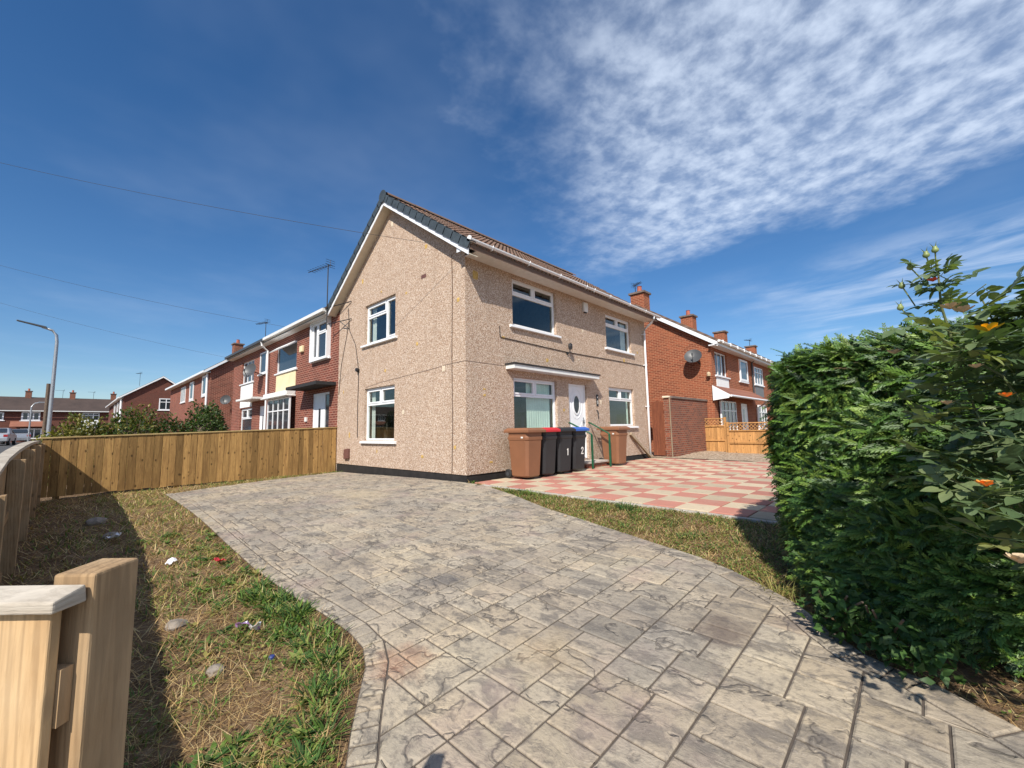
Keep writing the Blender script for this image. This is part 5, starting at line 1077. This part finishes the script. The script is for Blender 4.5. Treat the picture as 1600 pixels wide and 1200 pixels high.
def turf(poly, n_dry, n_green, clumps, n_broad, name, label, cat, green_bias=None, hscale=1., rosettes=()):
    parts = []
    near = lambda X, Y: np.clip(2.2/np.hypot(X-CAM.x, Y-CAM.y), .22, 1)
    X, Y = sample(poly, n_dry, near); n = len(X); P0 = np.stack([X, Y, vH(X, Y)+NP.uniform(-.008, .012, n)], 1); far = np.clip(np.hypot(X-CAM.x, Y-CAM.y)/3, .9, 2.2)
    parts.append(blades(P0, NP.uniform(0, 6.28, n), NP.uniform(.04, .14, n)*hscale, NP.uniform(.0018, .004, n)*far, NP.uniform(.9, 1.6, n), pick(DRY, n), .2))
    X, Y = sample(poly, n_green, near); pn = np.array([mnoise.noise(Vector((a*1.7, c*1.7, 5)))+.5*mnoise.noise(Vector((a*5, c*5, 9))) for a, c in zip(X, Y)]); k = pn+(green_bias(X, Y) if green_bias else 0) > NP.uniform(-.35, .35, len(X)); X, Y = X[k], Y[k]; n = len(X)
    P0 = np.stack([X, Y, vH(X, Y)], 1); far = np.clip(np.hypot(X-CAM.x, Y-CAM.y)/3, .9, 2.2)
    parts.append(blades(P0, NP.uniform(0, 6.28, n), NP.uniform(.03, .09, n)*hscale, NP.uniform(.003, .006, n)*far, NP.uniform(.2, 1.1, n), pick(GRN+OLV, n)))
    # small ground-cover leaves
    X, Y = sample(poly, n_broad, near); pn = np.array([mnoise.noise(Vector((a*2.3, c*2.3, 15)))+.4*mnoise.noise(Vector((a*6, c*6, 1))) for a, c in zip(X, Y)]); k = pn+(green_bias(X, Y) if green_bias else 0) > NP.uniform(-.2, .35, len(X)); X, Y = X[k], Y[k]; n = len(X)
    az = NP.uniform(0, 6.28, n); ax = np.stack([np.cos(az), np.sin(az), NP.uniform(-.1, .5, n)], 1); P0 = np.stack([X, Y, vH(X, Y)+NP.uniform(.005, .04, n)], 1)
    parts.append(leaves(P0, ax, np.tile([0, 0, 1.], (n, 1))+NP.normal(0, .35, (n, 3)), NP.uniform(.014, .032, n), NP.uniform(.010, .024, n), pick(OLV+GRN, n)))
    # tufts: long strap leaves from a centre
    for (cx, cy, r_, cnt, ln_, wd_, cs) in clumps:
        a = NP.uniform(0, 6.28, cnt); q = r_*np.sqrt(NP.uniform(0, 1, cnt)); X = cx+q*np.cos(a); Y = cy+q*np.sin(a); P0 = np.stack([X, Y, vH(X, Y)], 1)
        parts.append(blades(P0, a+NP.normal(0, .7, cnt), NP.uniform(.5, 1.1, cnt)*ln_, NP.uniform(.7, 1.2, cnt)*wd_, NP.uniform(.25, 1.15, cnt), pick(cs, cnt), .8))
    for (cx, cy, cnt, ln_, cs) in rosettes:
        a = np.arange(cnt)*2.4+NP.uniform(0, 6); el = NP.uniform(.1, .75, cnt); ax = np.stack([np.cos(a)*np.cos(el), np.sin(a)*np.cos(el), np.sin(el)], 1); z = gz(cx, cy)
        parts.append(leaves(np.tile([cx, cy, z+.004], (cnt, 1))+NP.normal(0, .008, (cnt, 3))*[1, 1, 0], ax, np.tile([0, 0, 1.], (cnt, 1))+NP.normal(0, .25, (cnt, 3)), NP.uniform(.6, 1.1, cnt)*ln_, NP.uniform(.25, .4, cnt)*ln_, pick(cs, cnt)))
    V, T, C_ = join(parts); o = fast_mesh(name, V, T, 'grass', C_); return tag(o, label, cat, kind='stuff')
verge = [(-6.0, -5.98), (5.2, -5.98), (5.3, -5.5), (4.85, -4.82), (4.63, -4.68), (4.44, -4.55), (4.2, -4.38), (3.95, -4.28), (2.7, -4.31), (.6, -4.3), (-1.6, -4.25), (-4.6, -4.2), (-4.95, -3.3), (-5.35, -2.), (-5.7, -.1), (-6.0, -.05)]
cl = []
for k in range(34):      # along the concrete's edge near the camera
    t = R.random(); x = 2.3+2.55*t; ye = -4.32 if x < 3.9 else -4.32-(x-3.9)*.52; cl.append((x, ye-R.uniform(.03, .22), .06, 36, .13, .013, DKG+GRN))
for k in range(40): cl.append((R.uniform(-.5, 4.3), R.uniform(-5.1, -4.42), .07, 22, .09, .008, GRN+DKG))
for k in range(24): cl.append((R.uniform(-5.9, -5.3)+.0, R.uniform(-3.2, -.2), .08, 20, .12, .008, GRN+OLV))
for k in range(16): cl.append((R.uniform(-5.8, 0), R.uniform(-5.3, -4.4), .1, 22, .12, .008, OLV+GRN))
for k in range(10): cl.append((R.uniform(3.4, 5.0), R.uniform(-5.75, -5.2), .06, 16, .09, .007, OLV+GRN))
ros = []
for k in range(110):
    x = R.uniform(-.6, 4.75); ye = -4.33 if x < 3.9 else -4.33-(x-3.9)*.52; y = ye-abs(R.gauss(.03, .3))
    if y > -5.7: ros.append((x, y, R.randint(6, 12), R.uniform(.05, .11), GRN+DKG if R.random() < .75 else OLV))
for k in range(70): ros.append((R.uniform(4.2, 5.0)-.0, R.uniform(-5.3, -4.85), R.randint(6, 12), R.uniform(.05, .1), DKG+GRN))
turf(verge, 60000, 26000, cl, 34000, 'verge_grass', 'dry straw and green weeds on the verge left of the drive', 'grass', lambda X, Y: -.06+.22*np.clip((Y+5.1)*1.5, -.6, .8), 1.25, ros)
strip = [(.8, -.17), (1.68, -.45), (2.72, -.87), (3.42, -1.08), (3.99, -1.25), (4.46, -1.39), (4.86, -1.51), (5.2, -1.61), (5.51, -1.76), (5.74, -1.91), (6.1, -1.9), (6.2, -.2), (6.2, -.055), (.8, -.055)]
cl2 = [(R.uniform(1.2, 5.6), 0, .07, 26, .10, .008, GRN+DKG) for k in range(70)]; cl2 = [(a, R.uniform(-.30*a+.1 if a < 3 else -.75-.28*(a-3), -.08), c, d_, e_, f, g_) for a, _, c, d_, e_, f, g_ in cl2]
cl2 += [(3.75, -.3, .07, 40, .19, .012, DKG), (3.62, -.22, .05, 30, .16, .012, DKG), (1.9, -.2, .08, 40, .14, .01, GRN), (2.3, -.35, .08, 40, .12, .01, GRN)]
turf(strip, 24000, 13000, cl2, 11000, 'strip_grass', 'patchy grass strip between the drive and the patio', 'grass', lambda X, Y: .3-.5*np.exp(-((X-5.0)**2+(Y+.75)**2)*3), .75)
turf([(5.6, -1.95), (6.05, -2.15), (6.4, -2.56), (7.0, -2.86), (7.6, -3.8), (8.2, -5.), (8.8, -5), (8.6, -1), (5.9, -1)], 9000, 5000, [(R.uniform(6.85, 7.2), R.uniform(-3.05, -2.9), .05, 18, .12, .006, GRN+OLV) for k in range(5)]+[(5.85, -1.95, .08, 40, .26, .006, OLV), (6.0, -2.05, .06, 30, .22, .006, OLV)], 4000, 'hedge_foot_grass', 'dry grass and weeds at the foot of the hedge', 'grass')
turf([(-.02, .02), (.6, .02), (.6, -.1), (-.02, -.1)], 60, 120, [(.12, .09, .04, 26, .13, .01, GRN), (.35, .05, .04, 22, .10, .01, GRN), (-5.55, -.12, .06, 24, .14, .012, GRN), (-5.75, -.2, .05, 20, .12, .012, GRN), (-2.2, -.06, .03, 10, .05, .006, OLV), (.2, .0, .03, 20, .08, .008, GRN)], 40, 'corner_weeds', 'small green weeds at the foot of the house corner', 'weeds')
# conifer hedge ---------------------------------------------------------------
hedge = empty('conifer_hedge', (6.7, -1.5, -.2), 'tall clipped dark green conifer hedge right of the drive', 'hedge')
plan = [(6.06, 2.2), (5.98, 1.0), (5.92, -.2), (5.90, -1.05), (5.93, -1.45), (6.05, -1.78), (6.30, -2.02), (6.65, -2.17), (7.05, -2.27), (7.6, -2.35), (8.3, -2.4)]
def plan_at(s):
    n = len(plan)-1; i = np.minimum((s*n).astype(int), n-1); f = s*n-i; P_ = np.array(plan); p_ = P_[i]*(1-f[:, None])+P_[i+1]*f[:, None]
    t = P_[i+1]-P_[i]; t /= np.linalg.norm(t, axis=1, keepdims=True); return p_, np.stack([t[:, 1], -t[:, 0]], 1)*1.0
HT = 1.66
def hedge_pts(n, n_top):
    s = np.concatenate([NP.uniform(.05, .38, n//5), NP.uniform(.3, 1., n-n//5)]); z = NP.uniform(0, 1, len(s)); p_, nn = plan_at(s)
    if True:
        nn = -nn if (nn[0] @ np.array([-1., 0])) < 0 else nn
    zz = -.18+z*(HT+.16); rnd = np.clip((z-.88)/.12, 0, 1); foot = np.clip((.16-z)/.16, 0, 1)
    lump = np.array([.11*mnoise.noise(Vector((a*2.4, c*2.4, d_*2.4)))+.05*mnoise.noise(Vector((a*6, c*6, d_*6))) for a, c, d_ in zip(p_[:, 0], p_[:, 1], zz)])
    fr_ = np.clip((s-.42)/.25, 0, 1); off = .04+.16*fr_+lump*.8-.28*z*fr_-.16*(1-np.sqrt(np.clip(1-rnd**2, 0, 1)))-.12*foot
    P0 = np.concatenate([p_+nn*off[:, None], zz[:, None]], 1); N0 = np.concatenate([nn, (.25+1.1*rnd-.25*foot)[:, None]], 1)
    X = NP.uniform(5.7, 8.3, n_top*2); Y = NP.uniform(-2.8, 2.5, n_top*2); k = inside(plan+[(8.3, 2.2)], X, Y); X, Y = X[k][:n_top], Y[k][:n_top]
    Z = HT-.06+np.array([.09*mnoise.noise(Vector((a*1.8, c*1.8, 4)))+.06*mnoise.noise(Vector((a*5, c*5, 7))) for a, c in zip(X, Y)])
    P1 = np.stack([X, Y, Z], 1); N1 = np.tile([-.15, -.3, 1.], (len(X), 1)); return np.concatenate([P0, P1]), np.concatenate([N0, N1])
def frond():
    """flat scale-leaf spray, unit length along +x, plane xy"""
    V, T = [], []
    def seg(p_, a, l, w, z0, z1):
        d = np.array([math.cos(a), math.sin(a)]); s = np.array([-d[1], d[0]])*w/2; q = p_+d*l; k = len(V); h = p_+d*l*.4
        for u, z in ((p_, z0), (h+s, (z0+z1)/2), (q, z1), (h-s, (z0+z1)/2)): V.append((u[0], u[1], z))
        T.extend([(k, k+1, k+2), (k, k+2, k+3)])
    seg(np.zeros(2), 0, 1.0, .05, 0, -.2)
    for i in range(7):
        t = .08+.13*i; l = .34*(1-t*.6)
        for s in (-1, 1):
            b_ = np.array([t, 0]); a = s*(.5+.08*math.sin(i*2.)); seg(b_, a, l, .055, -.2*t*t, -.2*t*t-.07)
            seg(b_+np.array([math.cos(a), math.sin(a)])*l*.4, a-s*.5, l*.42, .04, -.2*t*t-.03, -.2*t*t-.07); seg(b_+np.array([math.cos(a), math.sin(a)])*l*.3, a+s*.45, l*.36, .035, -.2*t*t-.03, -.2*t*t-.07)
    return np.array(V), np.array(T)
FV, FT_ = frond()
def fronds(P0, N0, size, cols):
    n = len(P0); N0 = N0/np.linalg.norm(N0, axis=1, keepdims=True); tn = NP.normal(0, .55, (n, 3))+np.array([-.75, -.1, .12]); tn -= (tn*N0).sum(1, keepdims=True)*N0; tn /= np.linalg.norm(tn, axis=1, keepdims=True)
    d = tn*.75+N0*NP.uniform(.35, 1.1, (n, 1)); d /= np.linalg.norm(d, axis=1, keepdims=True)
    up = N0+np.array([0, 0, .35])+NP.normal(0, .45, (n, 3)); s = np.cross(up, d); s /= np.linalg.norm(s, axis=1, keepdims=True); w = np.cross(d, s)
    V = P0[:, None]+size[:, None, None]*(FV[None, :, 0:1]*d[:, None]+FV[None, :, 1:2]*s[:, None]+FV[None, :, 2:3]*w[:, None])
    T = (FT_[None]+len(FV)*np.arange(n)[:, None, None]).reshape(-1, 3)
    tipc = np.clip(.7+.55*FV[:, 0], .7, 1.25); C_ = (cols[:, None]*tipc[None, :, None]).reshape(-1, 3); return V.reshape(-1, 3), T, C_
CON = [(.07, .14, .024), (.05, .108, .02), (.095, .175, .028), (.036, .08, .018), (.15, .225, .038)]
P0, N0 = hedge_pts(17000, 3200); n = len(P0); P0 = P0-N0/np.linalg.norm(N0, axis=1, keepdims=True)*NP.uniform(.02, .13, (n, 1))
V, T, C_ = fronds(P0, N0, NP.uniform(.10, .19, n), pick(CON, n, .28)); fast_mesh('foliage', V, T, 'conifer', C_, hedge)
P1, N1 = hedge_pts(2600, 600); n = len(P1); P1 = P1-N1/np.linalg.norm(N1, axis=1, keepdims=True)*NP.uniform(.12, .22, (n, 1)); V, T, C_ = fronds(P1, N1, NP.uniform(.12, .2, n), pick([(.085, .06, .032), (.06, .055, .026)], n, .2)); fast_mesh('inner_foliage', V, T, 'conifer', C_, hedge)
core = MB(); sh = [(p_[0]+.36, p_[1]+.42) for p_ in plan]+[(8.3, 2.2)]
core.prism([(a, c, -.1) for a, c in sh], (0, 0, HT-.22)); core.build('light_block_core', 'bark', hedge)  # solid block added inside the foliage to stop light passing, no real twigs
for x, y in ((6.3, -1.3), (6.7, -1.6), (7.3, -1.7), (6.4, 0), (6.4, 1.2)): m = MB(); m.tube([(x, y, -.3), (x+.02, y+.02, .5), (x, y, 1.3)], [.06, .05, .02], 7); m.build('trunk', 'bark', hedge)
# broad-leaved sprig growing through the hedge foot
priv = empty('privet_sprig', (6.45, -2.55, -.24), 'broad-leaved green shoots growing at the hedge foot', 'shrub')
n = 520; t = NP.uniform(0, 1, n); cx = 6.18+.5*t; cy = -2.27-.28*t; P0 = np.stack([cx+NP.normal(0, .05, n), cy+NP.normal(0, .06, n)-.1, -.2+NP.uniform(0, .34, n)*(1-.5*t)], 1); ax = np.stack([NP.normal(-.2, .5, n), NP.normal(-.6, .4, n), NP.normal(.1, .45, n)], 1)
V, T, C_ = leaves(P0, ax, np.stack([NP.normal(0, .4, n), NP.normal(-.5, .4, n), np.ones(n)], 1), NP.uniform(.05, .085, n), NP.uniform(.028, .045, n), pick(DKG+[(.06, .11, .03)], n)); fast_mesh('foliage', V, T, 'leaf', C_, priv)
for k in range(6): m = MB(); a = 6.22+.065*k; m.tube([(a, -2.25-.04*k, -.24), (a+R.uniform(-.05, .05), -2.36-.045*k, -.05), (a+R.uniform(-.08, .08), -2.48-.05*k, .06)], .006, 5); m.build('stem', 'bark', priv)
# shrubs behind the timber fence ------------------------------------------------
def shrub(name, label, c, rx, ry, zt, n, cols, group, size=(.06, .11)):
    n = int(n*2.6); o = empty(name, (c[0], c[1], -.15), label, 'shrub', group); u = NP.normal(0, 1, (n, 3)); u /= np.linalg.norm(u, axis=1, keepdims=True); u[:, 2] = np.abs(u[:, 2]); r_ = NP.uniform(.72, 1.02, n)
    lump = np.array([1+.35*mnoise.noise(Vector((a*2.2+c[0], d_*2.2+c[1], e_*2.2))) for a, d_, e_ in u]); P0 = np.stack([c[0]+u[:, 0]*rx*r_*lump, c[1]+u[:, 1]*ry*r_*lump, .05+u[:, 2]*(zt-.05)*r_*np.sqrt(lump)], 1)
    V, T, C_ = leaves(P0, u+NP.normal(0, .6, (n, 3)), u+NP.normal(0, .5, (n, 3))+[0, 0, .4], NP.uniform(*size, n), NP.uniform(size[0]*.55, size[1]*.55, n), pick(cols, n, .25)); fast_mesh('foliage', V, T, 'leaf', C_, o)
    m = MB(); m.lathe([(.01, zt*.78), (rx*.6, zt*.62), (rx*.7, zt*.3), (rx*.5, .0)], (0, 0, 0), 'z', 12); m.v = [(x+c[0], y*ry/rx+c[1], z) for x, y, z in m.v]; m.build('light_block_core', 'bark', o)  # closed core added within the leaves to keep the middle in shade
    for k in range(4): m = MB(); a = R.uniform(0, 6.28); m.tube([(c[0], c[1], -.3), (c[0]+.3*rx*math.cos(a), c[1]+.3*ry*math.sin(a), zt*.4), (c[0]+.6*rx*math.cos(a), c[1]+.6*ry*math.sin(a), zt*.85)], [.03, .02, .006], 6); m.build('branch', 'bark', o)
YG = [(.17, .16, .03), (.12, .13, .028), (.07, .09, .022), (.21, .18, .04)]; MG = [(.04, .07, .02), (.06, .10, .025), (.03, .055, .018), (.09, .13, .03)]
gsh = 'shrubs behind the timber fence'
shrub('garden_shrub', 'yellow-green shrub at the street end of the timber fence', (-7.5, -5.45, 0), .8, .75, 1.50, 2200, YG, gsh); shrub('garden_shrub', 'olive shrub second from the street behind the timber fence', (-7.7, -4.5, 0), .9, .85, 1.72, 2400, YG+MG, gsh)
shrub('garden_shrub', 'low mixed green and reddish shrub in the middle behind the fence', (-7.5, -3.75, 0), .8, .6, 1.50, 2000, MG+[(.16, .07, .04)], gsh); shrub('garden_shrub', 'tall dark green shrub before the brick terrace behind the fence', (-7.7, -3.0, 0), .8, .62, 1.92, 2600, MG, gsh)
# rose bush ---------------------------------------------------------------------
rose = empty('rose_bush', (7.3, -2.75, -.28), 'leafy rose bush with yellow and orange blooms in front of the hedge', 'rose bush')
def leaflet_mesh(k):
    """a leafy twig: three compound leaves of five leaflets"""
    m = MB(); rs = random.Random(k)
    def lf(M, p_, a, l, w):
        d = Vector((math.cos(a), math.sin(a), rs.uniform(-.3, .15))); s = Vector((-math.sin(a), math.cos(a), rs.uniform(-.15, .15))); z = Vector((0, 0, 1)); prof = [(0, .05), (.2, .62), (.45, 1), (.7, .78), (.88, .36), (1, 0)]; vs = []
        for t, ww in prof: vs += [p_+d*l*t+s*ww*w/2+z*(.12*w*ww-.14*l*t*t), p_+d*l*t-z*.14*l*t*t, p_+d*l*t-s*ww*w/2+z*(.12*w*ww-.14*l*t*t)]
        m.add([M @ v for v in vs], [(3*i, 3*i+1, 3*i+4, 3*i+3) for i in range(5)]+[(3*i+1, 3*i+2, 3*i+5, 3*i+4) for i in range(5)])
    for q in range(3):
        L_ = .075; M = Matrix.Translation((.045*q, 0, 0)) @ Matrix.Rotation((-1.15, 1.2, .05)[q]+rs.uniform(-.3, .3), 4, 'Z') @ Matrix.Rotation(rs.uniform(-.5, .2), 4, 'Y') @ Matrix.Rotation(rs.uniform(-.4, .4), 4, 'X')
        lf(M, Vector((L_*.75, 0, 0)), 0, .052, .034)
        for t, l in ((.62, .046), (.28, .038)):
            for s in (-1, 1): lf(M, Vector((L_*t, 0, 0)), s*rs.uniform(.9, 1.2), l, l*.66)
        m.tube([M @ Vector((0, 0, 0)), M @ Vector((L_*.8, 0, 0))], .0012, 4)
    m.tube([(-.02, 0, 0), (.1, 0, 0)], .002, 4); return m
lm_ = [leaflet_mesh(k).build('leafy_twig', 'rose_leaf', rose, local=True, smooth=True, fix=False) for k in range(6)]
RO = wloc(rose); used_l = [False]*6
def add_leaf(p_, d, sc_=1.):
    k = R.randrange(6); q = Vector(d).to_track_quat('X', 'Z').to_euler(); q.x += R.uniform(-.7, .7); loc = Vector(p_)-RO; s = sc_*R.uniform(.8, 1.2)
    if not used_l[k]: lm_[k].location = loc; lm_[k].rotation_euler = q; lm_[k].scale = (s, s, s); used_l[k] = True
    else: link_copy(lm_[k], rose, loc, q, (s, s, s))
canes = [[(7.200, -2.750, -0.300), (7.064, -2.845, 0.204), (6.908, -3.079, 0.984), (6.830, -3.196, 1.530), (6.836, -3.190, 1.732)],
         [(7.250, -2.750, -0.300), (7.155, -2.845, 0.334), (7.064, -3.001, 1.114), (6.960, -3.053, 1.556)],
         [(7.300, -2.750, -0.300), (7.168, -2.975, 0.334), (7.064, -3.170, 0.984), (6.960, -3.261, 1.218), (6.882, -3.287, 1.296)],
         [(7.350, -2.750, -0.300), (7.025, -2.910, 0.334), (6.960, -3.170, 0.854), (6.882, -3.261, 1.088)],
         [(7.400, -2.750, -0.300), (7.220, -2.975, 0.204), (7.116, -3.235, 0.659), (6.999, -3.391, 0.776), (6.934, -3.417, 0.672)],
         [(7.450, -2.750, -0.300), (7.285, -2.910, 0.464), (7.194, -3.105, 1.179), (7.064, -3.183, 1.504)],
         [(7.500, -2.750, -0.300), (7.350, -2.650, 0.464), (7.350, -2.845, 1.114), (7.194, -3.001, 1.530)]]
nleaf = 0
for ci, c in enumerate(canes):
    m = MB(); m.tube(c, [.008]+[.005]*(len(c)-2)+[.003], 6); m.build('cane', 'rose_stem', rose, smooth=True)
    tot = len(c)-1
    for k in range(16 if ci == 0 else 42):
        t = R.uniform(.45, 1.)*tot if ci else R.uniform(.55, .99)*tot
        i = min(int(t), tot-1); p_ = Vector(c[i]).lerp(Vector(c[i+1]), t-i)
        sp_ = .012 if (ci == 0 and p_.z > 1.42) else .10
        p_ = p_+Vector((R.gauss(0, sp_), R.gauss(0, sp_), R.gauss(0, sp_)))
        if p_.z > 1.60 and ci: p_.z -= .2
        a = R.uniform(0, 6.28); add_leaf(p_, (math.cos(a), math.sin(a), R.uniform(-.3, .5)), .8 if ci == 0 else 1.15); nleaf += 1
def bloom(p_, r_, mat, n=14):
    m = MB(); 
    for k in range(n):
        a = k*2.4; rr2 = r_*(.45+.55*k/n); tilt = .25+.85*k/n; c = Vector(p_); d = Vector((math.cos(a), math.sin(a), 0)); s = Vector((-math.sin(a), math.cos(a), 0)); u = Vector((0, 0, 1))
        f = lambda t, w: c+d*(rr2*t*math.sin(tilt))+u*(rr2*t*math.cos(tilt))+s*w*rr2
        m.add([f(0, -.1), f(0, .1), f(.6, .42), f(1, .25), f(1.06, 0), f(1, -.25), f(.6, -.42)], [(0, 1, 2, 6), (6, 2, 3, 5), (5, 3, 4)])
    m.build('bloom', mat, rose, smooth=True, fix=False)
for p_, r_, mt in (((6.930, -3.400, 1.371), 0.0469, 'petal_yellow'), ((6.929, -3.591, 1.125), 0.0247, 'petal_orange'), ((6.850, -3.687, 0.845), 0.0321, 'petal_orange'), ((6.807, -3.385, 1.595), 0.0222, 'petal_red'), ((6.671, -3.243, 1.343), 0.0321, 'petal_dead'), ((6.843, -3.386, 1.476), 0.0370, 'petal_dead'), ((6.871, -3.442, 1.447), 0.0370, 'petal_dead'), ((6.897, -3.690, 0.623), 0.0432, 'petal_dead'), ((6.881, -3.475, 1.236), 0.0247, 'petal_dead'), ((6.799, -3.463, 1.111), 0.0247, 'petal_dead')):
    bloom(p_, r_, mt)
for p_, b_ in (((6.833, -3.214, 1.767), (6.832, -3.168, 1.699)), ((6.805, -3.209, 1.755), (6.812, -3.172, 1.717)), ((6.752, -3.197, 1.719), (6.784, -3.158, 1.668)), ((6.719, -3.179, 1.648), (6.754, -3.133, 1.560)), ((6.706, -3.159, 1.556), (6.739, -3.122, 1.501)), ((6.722, -3.109, 1.030), (6.750, -3.083, 1.046))):
    p_ = Vector(p_); b_ = Vector(b_); m = MB(); m.tube([b_, p_], .0028, 5); m.lathe([(.003, -.012), (.011, -.006), (.012, .003), (.007, .012), (.008, .016), (0, .016)], tuple(p_), 'z', 10)
    for k in range(5): a = k*1.257; m.add([tuple(p_+Vector((.006*math.cos(a+.4), .006*math.sin(a+.4), .014))), tuple(p_+Vector((.006*math.cos(a-.4), .006*math.sin(a-.4), .014))), tuple(p_+Vector((.02*math.cos(a), .02*math.sin(a), .034)))], [(0, 1, 2)])
    m.build('rose_hip', 'hip_green', rose, smooth=True, fix=False)

# ------------------------------------------------------------------ litter and stones on the verge
def rock(x, y, r_, label, mat='pebble', sq=.55):
    bm = bmesh.new(); bmesh.ops.create_icosphere(bm, subdivisions=2, radius=r_)
    for v in bm.verts: v.co *= 1+.28*mnoise.noise(v.co*(1.6/r_)+Vector((x*9, y*7, 0))); v.co.z *= sq
    me = bpy.data.meshes.new('stone'); bm.to_mesh(me); bm.free(); me.materials.append(MATS[mat]); o = bpy.data.objects.new('stone', me); col.objects.link(o); o.location = (x, y, gz(x, y)+r_*sq*.35); o.rotation_euler = (0, 0, x*3)
    tag(o, label, 'stone', 'stones lying on the verge')
rock(2.59, -5.03, .07, 'pale flat stone in the straw left of the crumpled paper'); rock(3.5, -4.97, .05, 'grey wedge-shaped stone in the straw nearest the gate post'); rock(-2.08, -5.3, .13, 'large pale stone in the fence shadow near the timber fence'); rock(-.9, -5.2, .09, 'small grey stone in the shaded weeds by the street fence'); rock(.9, -5.45, .12, 'half-buried stone in the deep shade left of the gate post')
def scrap(x, y, r_, mats, label, seed, name='litter'):
    bm = bmesh.new(); bmesh.ops.create_grid(bm, x_segments=9, y_segments=7, size=r_)
    for v in bm.verts:
        v.co.z += r_*.55*mnoise.noise(Vector((v.co.x/r_*1.3+seed, v.co.y/r_*1.3, seed)))+r_*.25*abs(mnoise.noise(Vector((v.co.x/r_*3, v.co.y/r_*3, seed+4)))); v.co.x *= 1-.25*abs(v.co.y/r_); v.co.y *= .75
    me = bpy.data.meshes.new(name); bm.to_mesh(me); bm.free()
    for q in mats: me.materials.append(MATS[q])
    for p_ in me.polygons: p_.material_index = min(len(mats)-1, int(abs(p_.center.x+p_.center.y)/r_*1.1 > .62))
    o = bpy.data.objects.new(name, me); col.objects.link(o); o.location = (x, y, gz(x, y)+r_*.45+.03); o.rotation_euler = (R.uniform(-.3, .3), .35, seed); m = o.modifiers.new('thick', 'SOLIDIFY'); m.thickness = .0015
    tag(o, label, 'litter')
scrap(3.16, -4.71, .085, ['paper', 'paper_purple'], 'crumpled white and purple wrapper on the dry grass', 1.3); scrap(1.42, -4.52, .06, ['scrap_red', 'scrap_red'], 'small red scrap in the weeds by the drive edge', 2.1); scrap(-.62, -5.2, .075, ['paper', 'paper'], 'white crumpled paper in the fence shadow', 3.7); scrap(1.0, -4.85, .05, ['paper', 'paper'], 'small grey-white scrap at the edge of the fence shadow', 5.2)
m = MB(); m.lathe([(0, 0), (.016, 0), (.018, .012), (.015, .018), (0, .018)], (3.64, -4.7, gz(3.64, -4.7)+.02), 'z', 14); tag(m.build('bottle_cap', 'cap_blue'), 'dark blue bottle cap on the dry grass', 'bottle cap')
m = MB(); m.lathe([(0, 0), (.022, .002), (.026, .012), (.012, .02), (0, .018)], (3.3, -1.12, H(3.3, -1.12)+.004), 'z', 9); tag(m.build('fallen_leaf', 'petal_dead'), 'curled pale leaf on the drive beside the grass strip', 'leaf')
